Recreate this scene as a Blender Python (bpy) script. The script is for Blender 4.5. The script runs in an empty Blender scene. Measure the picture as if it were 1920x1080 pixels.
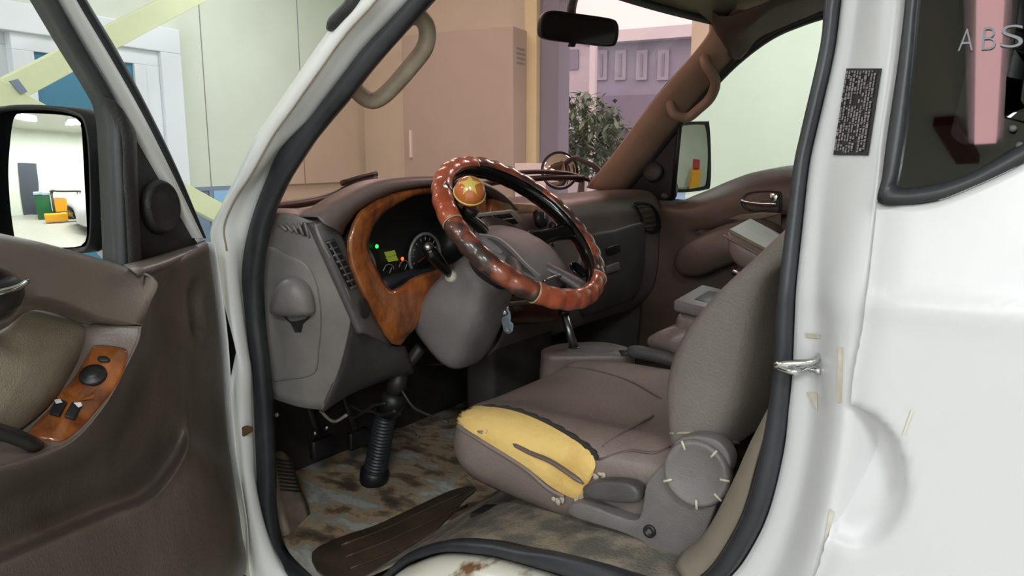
import bpy, bmesh, math, random
from mathutils import Vector, Matrix
from mathutils.bvhtree import BVHTree
random.seed(7)
SC = bpy.context.scene
COL = SC.collection
V = Vector
# ---------------------------------------------------------------- camera
F = 1400.0
YAW, PIT = math.radians(36), math.radians(10)
CAM = V((0, 1.655, 1.35))
_hf = V((math.sin(YAW), -math.cos(YAW), 0))
RT = V((-math.cos(YAW), -math.sin(YAW), 0))
FW = _hf * math.cos(PIT) - V((0, 0, 1)) * math.sin(PIT)
UPV = _hf * math.sin(PIT) + V((0, 0, 1)) * math.cos(PIT)
cd = bpy.data.cameras.new('camera'); cam = bpy.data.objects.new('camera', cd); COL.objects.link(cam)
cd.sensor_width = 36; cd.lens = 36 * F / 1920; cd.clip_start = 0.02
cam.matrix_world = Matrix(((RT.x, UPV.x, -FW.x, CAM.x), (RT.y, UPV.y, -FW.y, CAM.y), (RT.z, UPV.z, -FW.z, CAM.z), (0, 0, 0, 1)))
SC.camera = cam
# ---------------------------------------------------------------- world, exposure
SC.view_settings.view_transform = 'Standard'; SC.view_settings.look = 'None'
SC.view_settings.gamma = 1; SC.view_settings.use_curve_mapping = False
SC.view_settings.exposure = 0.0
w = bpy.data.worlds.new('overcast_sky'); SC.world = w; w.use_nodes = True
w.node_tree.nodes['Background'].inputs[0].default_value = (0.80, 0.93, 1.0, 1)
w.node_tree.nodes['Background'].inputs[1].default_value = 2.0
TUBE_POWER = 112.0       # watts of each ceiling fixture
try:
    SC.cycles.max_bounces = 8; SC.cycles.transparent_max_bounces = 16; SC.cycles.use_denoising = True
    SC.cycles.caustics_reflective = False; SC.cycles.caustics_refractive = False
except Exception: pass
# ---------------------------------------------------------------- sight lines on planes that stand in the van's own frame
# x = van forward, y = van left, z = up; ground z = 0
def ray(px, py): return FW + RT * ((px - 960) / F) - UPV * ((py - 540) / F)
def pl(px, py, p0, n):
    d = ray(px, py); n = V(n); return CAM + d * ((V(p0) - CAM).dot(n) / d.dot(n))
def Yp(px, py, y): return pl(px, py, (0, y, 0), (0, 1, 0))
def Xp(px, py, x): return pl(px, py, (x, 0, 0), (1, 0, 0))
def Zp(px, py, z): return pl(px, py, (0, 0, z), (0, 0, 1))
def tumble(z): return 0.85 - (0.20 * (z - 1.2) if z > 1.2 else 0.05 * max(0, 0.9 - z))
def S(px, py, off=0.0, side=1):           # on the van's flank, off metres outward
    y = 0.8 * side
    for _ in range(12):
        p = Yp(px, py, y); y = side * (tumble(p.z) + off)
    return Yp(px, py, y)
# ---------------------------------------------------------------- mesh helpers
def link(o): COL.objects.link(o); return o
def bm_obj(name, bm, m, parent=None, smooth=True, bev=0, sub=0, solid=0, seg=2, ang=40, wn=False):
    me = bpy.data.meshes.new(name); bmesh.ops.recalc_face_normals(bm, faces=bm.faces)
    if solid:      # sheets thicken away from the side one looks at
        if sum(f.normal.dot(CAM - f.calc_center_median()) * f.calc_area() for f in bm.faces) < 0: bmesh.ops.reverse_faces(bm, faces=bm.faces)
        solid = abs(solid)
    bm.to_mesh(me); bm.free()
    return me_obj(name, me, m, parent, smooth, bev, sub, solid, seg, ang)
def me_obj(name, me, m, parent=None, smooth=True, bev=0, sub=0, solid=0, seg=2, ang=40):
    for mm in (m if isinstance(m, (list, tuple)) else [m]): me.materials.append(mm)
    o = link(bpy.data.objects.new(name, me))
    if smooth:
        for p in me.polygons: p.use_smooth = True
    if solid:
        s = o.modifiers.new('s', 'SOLIDIFY'); s.thickness = abs(solid); s.offset = -1 if solid > 0 else 1; s.use_rim = not (not isinstance(m, (list, tuple)) and 'glass' in m.name)
    if bev:
        b = o.modifiers.new('b', 'BEVEL'); b.width = bev; b.segments = seg; b.limit_method = 'ANGLE'; b.angle_limit = math.radians(ang); b.harden_normals = False
    if sub:
        s = o.modifiers.new('u', 'SUBSURF'); s.levels = sub; s.render_levels = sub
    if parent is not None:
        o.parent = parent; o.matrix_parent_inverse = parent.matrix_world.inverted()
    return o
def empty(name, loc, label=None, cat=None, group=None):
    o = link(bpy.data.objects.new(name, None)); o.location = loc; o.empty_display_size = 0.05
    o.matrix_world = Matrix.Translation(V(loc))
    tag(o, label, cat, group); o['kind'] = 'thing'; return o
def tag(o, label=None, cat=None, group=None, kind=None):
    if label: o['label'] = label
    if cat: o['category'] = cat
    if group: o['group'] = group
    if kind: o['kind'] = kind
    return o
def cr(P, n=8, closed=False):               # Catmull-Rom through the points
    P = [V(p) for p in P]; N = len(P); out = []
    for i in range(N if closed else N - 1):
        if closed: a, b, c, d = P[i - 1], P[i], P[(i + 1) % N], P[(i + 2) % N]
        else:
            b, c = P[i], P[i + 1]; a = P[i - 1] if i else b * 2 - c; d = P[i + 2] if i + 2 < N else c * 2 - b
        for k in range(n):
            t = k / n
            out.append(0.5 * (2 * b + (c - a) * t + (2 * a - 5 * b + 4 * c - d) * t * t + (3 * b - a - 3 * c + d) * t ** 3))
    if not closed: out.append(P[-1])
    return out
def resample(P, n):
    P = [V(p) for p in P]; L = [0]
    for a, b in zip(P, P[1:]): L.append(L[-1] + (b - a).length)
    out = []; j = 0
    for i in range(n):
        t = L[-1] * i / (n - 1)
        while j < len(P) - 2 and L[j + 1] < t: j += 1
        s = L[j + 1] - L[j]; out.append(P[j].lerp(P[j + 1], 0 if s == 0 else min(1, (t - L[j]) / s)))
    return out
def grid_bm(rows, cu=False, cv=False, cap=False, bm=None):
    bm = bm or bmesh.new()
    R = [[bm.verts.new(p) for p in r] for r in rows]
    m, n = len(R), len(R[0])
    for i in range(m if cv else m - 1):
        for j in range(n if cu else n - 1):
            a, b, c, d = R[i][j], R[i][(j + 1) % n], R[(i + 1) % m][(j + 1) % n], R[(i + 1) % m][j]
            try: bm.faces.new((a, b, c, d))
            except Exception: pass
    if cap:
        for r in (R[0], R[-1]):
            try: bm.faces.new(r)
            except Exception: pass
    return bm
def loft(name, rows, m, parent=None, **k):
    cu, cv, cap = k.pop('cu', False), k.pop('cv', False), k.pop('cap', False)
    bm = grid_bm(rows, cu, cv, cap)
    if cu and not cv and not cap:            # close the tiny hole left in the middle of a fan
        bm.verts.ensure_lookup_table(); n = len(rows[0]); last = bm.verts[-n:]
        if max((v.co - last[0].co).length for v in last) < .03: bm.faces.new(last)
    return bm_obj(name, bm, m, parent, **k)
def bvh_of(rows):
    v = []; f = []; n = len(rows[0])
    for r in rows: v += [V(p) for p in r]
    for i in range(len(rows) - 1):
        for j in range(n - 1):
            f.append((i * n + j, i * n + j + 1, (i + 1) * n + j + 1)); f.append((i * n + j, (i + 1) * n + j + 1, (i + 1) * n + j))
    return BVHTree.FromPolygons(v, f)
def hit(b, px, py, lift=0.0):
    d = ray(px, py).normalized(); r = b.ray_cast(CAM, d)
    if r[0] is None:
        q = b.find_nearest(CAM + d * 1.3); r = q
        p, nn = q[0], q[1]
    else: p, nn = r[0], r[1]
    if nn.dot(d) > 0: nn = -nn
    return p + nn * lift, nn
def smooth_rows(rows, n=3):                  # refine a coarse control grid both ways
    rows = [cr(r, n) for r in rows]
    cols = [cr(c, n) for c in zip(*rows)]
    return [list(r) for r in zip(*cols)]
def tube_bm(P, r, n=10, closed=False, cap=True, bm=None, flat=1.0, up=None):
    P = [V(p) for p in P]; N = len(P); bm = bm or bmesh.new(); rows = []
    rr = r if isinstance(r, (list, tuple)) else [r] * N
    nrm = None
    for i in range(N):
        if closed: t = P[(i + 1) % N] - P[i - 1]
        else: t = P[min(N - 1, i + 1)] - P[max(0, i - 1)]
        t.normalize()
        if up is not None: nrm = V(up) - t * t.dot(V(up))
        elif nrm is None: nrm = t.orthogonal()
        else: nrm = nrm - t * t.dot(nrm)
        nrm.normalize(); b = t.cross(nrm)
        rows.append([P[i] + (nrm * math.cos(a) * flat + b * math.sin(a)) * rr[i] for a in [2 * math.pi * k / n for k in range(n)]])
    return grid_bm(rows, True, closed, cap and not closed, bm)
def tube(name, P, r, m, parent=None, n=10, closed=False, flat=1.0, up=None, **k):
    return bm_obj(name, tube_bm(P, r, n, closed, True, None, flat, up), m, parent, **k)
def prism_bm(P, vec, bm=None, hole=None):
    bm = bm or bmesh.new(); a = [bm.verts.new(p) for p in P]; b = [bm.verts.new(V(p) + V(vec)) for p in P]; n = len(P)
    bm.faces.new(a); bm.faces.new(b[::-1])
    for i in range(n): bm.faces.new((a[i], b[i], b[(i + 1) % n], a[(i + 1) % n]))
    return bm
def prism(name, P, vec, m, parent=None, **k): return bm_obj(name, prism_bm(P, vec), m, parent, **k)
def box_bm(c, s, M=None, bm=None):
    bm = bm or bmesh.new(); M = M or Matrix.Identity(3); c = V(c); vs = []
    for x in (-.5, .5):
        for y in (-.5, .5):
            for z in (-.5, .5): vs.append(bm.verts.new(c + M @ V((x * s[0], y * s[1], z * s[2]))))
    for f in ((0, 1, 3, 2), (4, 6, 7, 5), (0, 4, 5, 1), (2, 3, 7, 6), (0, 2, 6, 4), (1, 5, 7, 3)): bm.faces.new([vs[i] for i in f])
    return bm
def box(name, c, s, m, parent=None, M=None, **k): return bm_obj(name, box_bm(c, s, M), m, parent, **k)
def frame_of(n, up=(0, 0, 1)):
    n = V(n).normalized(); u = V(up).cross(n); u = u.normalized() if u.length > 1e-5 else n.orthogonal().normalized(); v = n.cross(u)
    return Matrix((u, v, n)).transposed()
def lathe_bm(prof, c, n, seg=32, bm=None, up=(0, 0, 1)):     # profile (radius, height along n)
    M = frame_of(n, up); c = V(c); bm = bm or bmesh.new()
    rows = [[c + M @ V((r * math.cos(a), r * math.sin(a), h)) for a in [2 * math.pi * k / seg for k in range(seg)]] for r, h in prof]
    return grid_bm(rows, True, False, True, bm)
def lathe(name, prof, c, n, m, parent=None, seg=32, **k): return bm_obj(name, lathe_bm(prof, c, n, seg), m, parent, **k)
def ellipsoid_bm(c, s, M=None, bm=None, seg=24, power=1.0):
    M = M or Matrix.Identity(3); c = V(c); rows = []
    def pw(v): return math.copysign(abs(v) ** power, v)
    for i in range(1, 12):
        t = math.pi * i / 12 - math.pi / 2
        rows.append([c + M @ V((s[0] * pw(math.cos(t)) * pw(math.cos(a)), s[1] * pw(math.cos(t)) * pw(math.sin(a)), s[2] * pw(math.sin(t)))) for a in [2 * math.pi * k / seg for k in range(seg)]])
    return grid_bm(rows, True, False, True, bm)
# ---------------------------------------------------------------- materials
def srgb(r, g, b): return tuple(((c / 255) / 12.92 if c / 255 <= .04045 else ((c / 255 + .055) / 1.055) ** 2.4) for c in (r, g, b)) + (1,)
def mat(name, col, rough=.5, metal=0., spec=.5, var=0., vscale=8., col2=None, bump=0., bscale=60., coat=0., emit=None, estr=0., sheen=0., ramp=(.35, .65), detail=5., stretch=None):
    m = bpy.data.materials.new(name); m.use_nodes = True; nt = m.node_tree; b = nt.nodes['Principled BSDF']
    b.inputs['Base Color'].default_value = col; b.inputs['Roughness'].default_value = rough; b.inputs['Metallic'].default_value = metal
    b.inputs['Specular IOR Level'].default_value = spec; b.inputs['Coat Weight'].default_value = coat; b.inputs['Coat Roughness'].default_value = .08
    if emit: b.inputs['Emission Color'].default_value = emit; b.inputs['Emission Strength'].default_value = estr
    tc = nt.nodes.new('ShaderNodeTexCoord'); src = tc.outputs['Object']
    if stretch:
        mp = nt.nodes.new('ShaderNodeMapping'); mp.inputs['Scale'].default_value = stretch; nt.links.new(src, mp.inputs[0]); src = mp.outputs[0]
    if var or col2:
        n = nt.nodes.new('ShaderNodeTexNoise'); n.inputs['Scale'].default_value = vscale; n.inputs['Detail'].default_value = detail; n.inputs['Roughness'].default_value = .62
        nt.links.new(src, n.inputs['Vector'])
        r = nt.nodes.new('ShaderNodeValToRGB'); r.color_ramp.elements[0].position = ramp[0]; r.color_ramp.elements[1].position = ramp[1]
        c2 = col2 or tuple(min(1, c * (1 + var)) for c in col[:3]) + (1,); c1 = col if col2 else tuple(c * (1 - var) for c in col[:3]) + (1,)
        r.color_ramp.elements[0].color = c1; r.color_ramp.elements[1].color = c2
        nt.links.new(n.outputs['Fac'], r.inputs[0]); nt.links.new(r.outputs[0], b.inputs['Base Color'])
        m['ramp'] = r.name
    if bump:
        n2 = nt.nodes.new('ShaderNodeTexNoise'); n2.inputs['Scale'].default_value = bscale; n2.inputs['Detail'].default_value = 3
        nt.links.new(src, n2.inputs['Vector'])
        bp = nt.nodes.new('ShaderNodeBump'); bp.inputs['Strength'].default_value = bump; bp.inputs['Distance'].default_value = .004
        nt.links.new(n2.outputs['Fac'], bp.inputs['Height']); nt.links.new(bp.outputs[0], b.inputs['Normal'])
    return m
def glass(name, tint, rough=.02, ior=1.45):
    m = bpy.data.materials.new(name); m.use_nodes = True; nt = m.node_tree; nt.nodes.clear()
    o = nt.nodes.new('ShaderNodeOutputMaterial'); t = nt.nodes.new('ShaderNodeBsdfTransparent'); g = nt.nodes.new('ShaderNodeBsdfGlossy')
    t.inputs[0].default_value = tint + (1,); g.inputs['Roughness'].default_value = rough
    f = nt.nodes.new('ShaderNodeFresnel'); f.inputs[0].default_value = ior
    mx = nt.nodes.new('ShaderNodeMixShader'); gm = nt.nodes.new('ShaderNodeNewGeometry'); sb = nt.nodes.new('ShaderNodeMath'); sb.operation = 'SUBTRACT'; sb.inputs[0].default_value = 1; nt.links.new(gm.outputs['Backfacing'], sb.inputs[1]); ml = nt.nodes.new('ShaderNodeMath'); ml.operation = 'MULTIPLY'; nt.links.new(f.outputs[0], ml.inputs[0]); nt.links.new(sb.outputs[0], ml.inputs[1]); nt.links.new(ml.outputs[0], mx.inputs[0]); nt.links.new(t.outputs[0], mx.inputs[1]); nt.links.new(g.outputs[0], mx.inputs[2]); nt.links.new(mx.outputs[0], o.inputs[0])
    return m
M = {}
M['white'] = mat('white_paint', srgb(209, 208, 212), .36, spec=.5, coat=.4, col2=srgb(204, 203, 206), vscale=3, ramp=(.3, .8)); M['white'].node_tree.nodes['Principled BSDF'].inputs['Coat Roughness'].default_value = .22
M['white_dirty'] = mat('worn_white_paint', srgb(160, 150, 132), .35, coat=.4, col2=srgb(230, 229, 231), vscale=9, ramp=(.2, .34))
M['white_rust'] = mat('rusty_white_paint', srgb(112, 78, 40), .45, coat=.2, col2=srgb(220, 216, 203), vscale=14, ramp=(.36, .47))
M['rust'] = mat('rust_stain', srgb(96, 66, 36), .8, var=.4, vscale=60)
M['rubber'] = mat('black_rubber', srgb(44, 46, 51), .42, var=.25, vscale=12, bump=.15)
M['black'] = mat('black_plastic', srgb(26, 26, 28), .45, var=.15, vscale=20)
M['black_gloss'] = mat('gloss_black_plastic', srgb(14, 14, 16), .12)
M['black_tex'] = mat('textured_black_plastic', srgb(42, 40, 41), .5, var=.2, vscale=14, bump=.3, bscale=300)
M['grey'] = mat('grey_plastic', srgb(113, 107, 107), .45, var=.14, vscale=9, bump=.25, bscale=350)
M['grey_dash'] = mat('dusty_grey_dash_plastic', srgb(112, 107, 106), .42, col2=srgb(135, 130, 128), vscale=7, bump=.2, bscale=380, ramp=(.3, .75))
M['grey_dark'] = mat('dark_grey_plastic', srgb(79, 76, 76), .42, var=.2, vscale=8, bump=.2, bscale=350)
M['brown_dash'] = mat('brown_dash_plastic', srgb(111, 99, 95), .42, var=.12, vscale=8, bump=.2, bscale=350)
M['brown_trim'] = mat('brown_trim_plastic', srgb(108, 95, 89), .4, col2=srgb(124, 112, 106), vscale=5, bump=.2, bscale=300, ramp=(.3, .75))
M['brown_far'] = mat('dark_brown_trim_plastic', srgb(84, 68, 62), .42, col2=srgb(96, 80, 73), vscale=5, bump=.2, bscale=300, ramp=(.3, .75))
M['brown_scuff'] = mat('scuffed_brown_plastic', srgb(80, 70, 65), .4, col2=srgb(104, 94, 88), vscale=6, bump=.25, bscale=200, ramp=(.3, .75), stretch=(2, 2, .7))
M['pillar'] = mat('brown_pillar_plastic', srgb(152, 127, 111), .55, var=.1, vscale=5, bump=.2, bscale=300)
M['tan_handle'] = mat('worn_beige_plastic', srgb(159, 145, 129), .5, var=.15, vscale=20)
M['headliner'] = mat('greyish_headliner', srgb(156, 147, 127), .9, var=.08, bump=.3, bscale=200)
M['leather'] = mat('worn_brown_leatherette', srgb(112, 99, 95), .36, col2=srgb(136, 122, 116), vscale=5, bump=.25, bscale=150, ramp=(.3, .75))
M['leather_dark'] = mat('dark_brown_leatherette', srgb(95, 81, 76), .38, var=.12, vscale=6, bump=.25, bscale=150)
M['seat_side'] = mat('grey_leatherette', srgb(118, 110, 106), .42, var=.1, vscale=5, bump=.35, bscale=260)
M['fabric'] = mat('beige_door_fabric', srgb(147, 136, 120), .95, var=.12, vscale=14, bump=.4, bscale=400)
M['foam'] = mat('yellow_foam', srgb(196, 154, 82), .95, col2=srgb(222, 188, 116), vscale=9, bump=.5, bscale=90, ramp=(.28, .52))
M['wood'] = mat('burl_wood_veneer', srgb(84, 40, 20), .2, col2=srgb(172, 100, 50), vscale=26, coat=.8, ramp=(.3, .68), detail=8, stretch=(1, 1, .6))
M['wood_dark'] = mat('dark_wood_veneer', srgb(60, 30, 22), .25, col2=srgb(92, 48, 30), vscale=14, coat=.6)
M['wheel_red'] = mat('orange_brown_wheel_cover', srgb(150, 70, 46), .28, col2=srgb(184, 98, 70), vscale=16, coat=.4, ramp=(.35, .65))
M['wheel_dark'] = mat('dark_burl_wheel_cover', srgb(66, 50, 46), .26, col2=srgb(140, 74, 54), vscale=16, coat=.5, ramp=(.49, .6), detail=2)
M['seam'] = mat('cover_seam', srgb(190, 170, 140), .6)
M['knob'] = mat('orange_varnish', srgb(196, 112, 62), .16, var=.12, coat=.8)
M['star'] = mat('yellow_star_inlay', srgb(214, 188, 96), .2, coat=.8)
M['chrome'] = mat('chrome', srgb(215, 215, 220), .12, 1.)
M['steel'] = mat('dull_steel', srgb(150, 152, 156), .32, 1.)
M['mirror'] = mat('mirror_glass', (.9, .92, .92, 1), .015, 1.)
M['mirror_dark'] = mat('dark_mirror_glass', srgb(70, 66, 70), .06, .9)
M['floor_dirty'] = mat('muddy_floor_vinyl', srgb(82, 70, 60), .6, col2=srgb(178, 178, 172), vscale=8, bump=.6, bscale=40, ramp=(.36, .62), stretch=(1, 1.6, 1))
_r = M['floor_dirty'].node_tree.nodes[M['floor_dirty']['ramp']].color_ramp
for _p, _c in ((.44, (120, 104, 88)), (.50, (176, 150, 118)), (.56, (150, 146, 138))): _r.elements.new(_p).color = srgb(*_c)
M['floor_worn'] = mat('worn_floor_patch', srgb(112, 92, 70), .7, col2=srgb(150, 154, 152), vscale=16, bump=.4, bscale=60, ramp=(.42, .56))
M['mat'] = mat('brown_rubber_mat', srgb(64, 53, 45), .45, col2=srgb(90, 72, 53), vscale=9, bump=.3, bscale=120, ramp=(.45, .75))
M['sill_dirty'] = mat('dusty_sill_carpet', srgb(101, 96, 90), .9, col2=srgb(152, 140, 122), vscale=20, bump=.6, bscale=200, ramp=(.42, .66))
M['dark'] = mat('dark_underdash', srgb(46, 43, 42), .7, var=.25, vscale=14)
M['dark_metal'] = mat('greasy_dark_metal', srgb(62, 58, 54), .5, .5, var=.3, vscale=20)
M['label'] = mat('black_foil_label', srgb(38, 36, 38), .3)
M['label_ink'] = mat('silver_print', srgb(134, 128, 130), .5)
M['pale'] = mat('pale_green_panel', srgb(213, 217, 202), .6, var=.03, vscale=2)
M['pale_beam'] = mat('pale_green_beam_paint', srgb(220, 224, 184), .6, var=.03, vscale=6)
M['cabinet'] = mat('grey_green_cabinet_paint', srgb(176, 176, 166), .55, var=.03, vscale=3)
M['cabinet_dark'] = mat('cabinet_side_paint', srgb(140, 138, 134), .55)
M['frame_white'] = mat('white_window_frame', srgb(232, 234, 240), .4)
M['frame_grey'] = mat('grey_aluminium_frame', srgb(128, 138, 160), .5)
M['blue_film'] = mat('blue_window_film', srgb(72, 130, 160), .25, var=.06, vscale=2)
M['blue_grey'] = mat('blue_grey_panel', srgb(120, 140, 160), .5)
M['concrete'] = mat('garage_floor_paint', srgb(168, 166, 152), .45, var=.06)
M['ceiling'] = mat('pale_ceiling', srgb(215, 216, 206), .8)
M['asphalt'] = mat('asphalt', srgb(120, 122, 126), .9, var=.1)
M['wall_out'] = mat('pale_house_wall', srgb(214, 214, 222), .8, var=.04)
M['wall_out2'] = mat('blue_grey_house_wall', srgb(160, 166, 184), .8, var=.06, vscale=1.5)
M['pane_out'] = mat('house_window_pane', srgb(146, 150, 172), .3)
M['leaf'] = mat('tree_leaf', srgb(112, 134, 112), .7, var=.3, vscale=3)
M['bark'] = mat('tree_bark', srgb(92, 80, 70), .9)
M['windshield'] = glass('tinted_windshield_glass', (.94, .735, .69))
M['side_glass'] = glass('dark_tinted_side_glass', (.13, .12, .125), .02, 1.75)
M['led_green'] = mat('green_tell_tale', srgb(20, 120, 40), .4, emit=(.05, 1, .15, 1), estr=1.5)
M['led_orange'] = mat('orange_tell_tale', srgb(160, 60, 20), .4, emit=(1, .18, .04, 1), estr=1.2)
M['lcd'] = mat('lit_gauge_display', srgb(60, 66, 16), .4, emit=(.24, .28, .03, 1), estr=.55)
M['gauge_ring'] = mat('silver_gauge_ring', srgb(150, 146, 142), .4, .3)
M['gauge_face'] = mat('gauge_face', srgb(30, 30, 34), .4)
M['gauge_ink'] = mat('gauge_print', srgb(160, 160, 160), .5)
M['red'] = mat('red_needle', srgb(150, 40, 36), .4)
M['blue_tag'] = mat('blue_grey_key_plastic', srgb(150, 164, 180), .35, .4, var=.2, vscale=60)
M['dust'] = mat('dried_mud', srgb(204, 199, 188), .6, col2=srgb(182, 172, 154), vscale=60)
def tube_mat():
    return mat('lit_tube', (1, 1, 1, 1), .5, emit=(.95, .98, 1, 1), estr=9.0)
M['tube'] = tube_mat()
# ================================================================ THE ROOM (turned 8.5 degrees against the van)
EG = V((.148, -.989, 0)); EB = V((.989, .148, 0))
def G(b, g, z): return V((CAM.x, CAM.y, 0)) + EB * b + EG * g + V((0, 0, z))
RM = Matrix((EB, -EG, V((0, 0, 1)))).transposed()
def gbox(name, b0, b1, g0, g1, z0, z1, m, parent=None, **k):
    c = G((b0 + b1) / 2, (g0 + g1) / 2, (z0 + z1) / 2)
    return box(name, c, (abs(b1 - b0), abs(g1 - g0), abs(z1 - z0)), m, parent, M=RM, smooth=False, **k)
def gbox_bm(bm, b0, b1, g0, g1, z0, z1): return box_bm(G((b0 + b1) / 2, (g0 + g1) / 2, (z0 + z1) / 2), (abs(b1 - b0), abs(g1 - g0), abs(z1 - z0)), RM, bm)
FB, RG, LG, BB, CH = 4.76, 6.0, -8.5, -5.5, 3.4      # front wall, right wall, left wall, back wall, ceiling height
def onF(px, py, off=0.0): return pl(px, py, G(FB - off, 0, 0), EB)
def onR(px, py, off=0.0): return pl(px, py, G(0, RG - off, 0), EG)
def gb(p):
    d = p - V((CAM.x, CAM.y, 0)); return d.dot(EB), d.dot(EG), p.z
st = lambda o: tag(o, kind='structure')
st(gbox('floor', BB - .2, FB + .2, LG - .2, RG + .2, -.1, 0, M['concrete']))
st(gbox('ceiling', BB - .2, FB + .2, LG - .2, RG + .2, CH, CH + .1, M['ceiling']))
st(gbox('wall_back', BB - .15, BB, LG, RG, 0, CH, M['pale']))
st(gbox('wall_left', BB, FB, LG - .15, LG, 0, CH, M['pale']))
# front wall: open where the window stands (seen to the left of the driver's door)
wa = gb(onF(20, 40)); wb = gb(onF(338, 340)); low = gb(onF(400, 352))
g_l, g_r = gb(onF(-330, 300))[1], gb(onF(338, 200))[1]
z_t = gb(onF(160, 28))[2]; z_b = .35
bm = bmesh.new()
gbox_bm(bm, FB, FB + .15, LG, g_l, 0, CH); gbox_bm(bm, FB, FB + .15, g_l, g_r, z_t, CH); gbox_bm(bm, FB, FB + .15, g_l, g_r, 0, z_b)
gbox_bm(bm, FB, FB + .15, g_r, RG, low[2], CH); gbox_bm(bm, FB + .04, FB + .15, g_r, RG, 0, low[2])
st(bm_obj('wall_front', bm, M['pale'], smooth=False))
for i, px in enumerate((378, 560)):        # panel joints
    p = gb(onF(px, 100)); st(gbox('trim_%d' % (i + 1), FB - .004, FB, p[1], p[1] + .006, low[2], CH, M['cabinet_dark']))
# white window with blue filmed panes, a sliding sash
win = empty('window_1', G(FB, (g_l + g_r) / 2, z_b)); del win['kind']; tag(win, kind='structure')
fr = bmesh.new()
gm = gb(onF(18, 150))[1]
def ring(bm, g0, g1, z0, z1, t, b0, b1, tt=None):
    tt = tt or t
    gbox_bm(bm, b0, b1, g0, g1, z1 - tt, z1); gbox_bm(bm, b0, b1, g0, g1, z0, z0 + t)
    gbox_bm(bm, b0, b1, g0, g0 + t, z0 + t, z1 - tt); gbox_bm(bm, b0, b1, g1 - t, g1, z0 + t, z1 - tt)
ring(fr, g_l, g_r, z_b, z_t, .17, FB - .05, FB + .1)
bm_obj('window_frame', fr, M['frame_white'], win, smooth=False, bev=.006)
gs = gb(onF(30, 200))[1]; ge = g_r - .15; gq = gb(onF(259, 250))[1]; zp = gb(onF(160, 88))[2]
sash = bmesh.new(); ring(sash, gs, ge, z_b + .15, z_t - .14, .13, FB - .02, FB + .04); gbox_bm(sash, FB - .02, FB + .04, gq, ge - .12, z_b + .28, z_t - .27)
so = bm_obj('sash', sash, M['frame_white'], win, smooth=False, bev=.004)
gbox('pane', FB, FB + .012, gs + .12, gq, z_b + .28, z_t - .26, M['blue_film'], so)
sash = bmesh.new(); ring(sash, g_l + .15, gs + .02, z_b + .15, z_t - .14, .1, FB + .045, FB + .09)
s2 = bm_obj('sash', sash, M['frame_white'], win, smooth=False, bev=.004)
gbox('pane', FB + .06, FB + .07, g_l + .24, gs - .07, z_b + .24, z_t - .23, M['blue_film'], s2)
# low blue-grey window under the pale panel, right of the big one
lw = empty('window_2', G(FB, 0, .3)); tag(lw, kind='structure')
q0 = gb(onF(345, 352)); q1 = gb(onF(520, 352))
gbox('window_frame', FB - .01, FB + .03, q0[1], q1[1], q0[2] - .03, q0[2], M['frame_grey'], lw)
gbox('pane', FB + .0, FB + .03, q0[1], q1[1], .3, q0[2] - .03, M['blue_grey'], lw)
qq = gb(onF(400, 370)); gbox('pane', FB - .008, FB, qq[1], q1[1], qq[2] - .35, q0[2] - .03, mat('pale_blue_pane', srgb(150, 190, 225), .2), lw)
qq = gb(onF(393, 370)); gbox('mullion', FB - .015, FB, qq[1] - .01, qq[1] + .025, .3, q0[2] - .03, M['frame_grey'], lw)
# right wall with an opening to the street and a wall part each side
ob0, ob1 = gb(onR(1297, 60))[0], gb(onR(1010, 100))[0]
oz = CH - .15
bm = bmesh.new()
gbox_bm(bm, BB, ob0, RG, RG + .15, 0, CH); gbox_bm(bm, ob1, FB + .1, RG, RG + .15, 0, CH); gbox_bm(bm, ob0, ob1, RG, RG + .15, 2.75, CH)
st(bm_obj('wall_right', bm, M['pale'], smooth=False))
c0 = gb(onR(1050, 150))[0]
st(gbox('trim_3', c0, ob1, RG - .03, RG + .2, 0, 2.75, M['frame_grey']))
st(gbox('trim_4', ob0, c0, RG - .03, RG + .2, 2.68, 2.75, M['frame_grey']))
# grey-green locker along the right wall, pale post beside it
k0, k1 = gb(onR(985, 50))[0], gb(onR(752, 50))[0]
kz = gb(onR(867, 57, .35))[2]
k0, k1 = gb(onR(962, 50, .35))[0], gb(onR(752, 50, .35))[0]
cab = empty('metal_cabinet', G((k0 + k1) / 2, RG - .17, 0), 'tall grey-beige metal cabinet seen through the windshield against the wall', 'cabinet')
gbox('cabinet_body', k0, k1, RG - .35, RG, 0, kz, M['cabinet'], cab, bev=.008)
h = gb(onR(772, 270, .35)); gbox('handle', h[0] - .008, h[0] + .008, RG - .375, RG - .345, h[2] - .12, h[2] + .12, M['frame_white'], cab)
sl = bmesh.new()
for i in range(4):
    z = gb(onR(980, 92 + i * 9, .2))[2]; gbox_bm(sl, k0 - .004, k0 + .01, RG - .28, RG - .14, z - .008, z + .008)
bm_obj('vent_slots', sl, M['cabinet_dark'], cab, smooth=False)
p0, p1 = gb(onR(1006, 100, .1))[0], gb(onR(984, 100, .1))[0]
st(gbox('trim_5', p0, p1, RG - .1, RG, 0, CH, M['pale_beam']))
b_ = gb(onR(995, 320, .5)); tag(gbox('carton', b_[0] - .09, b_[0] + .09, RG - .6, RG - .4, 0, b_[2] + .06, M['frame_white']), 'white carton standing in front of the pale post, seen past the wheel', 'box')
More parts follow.
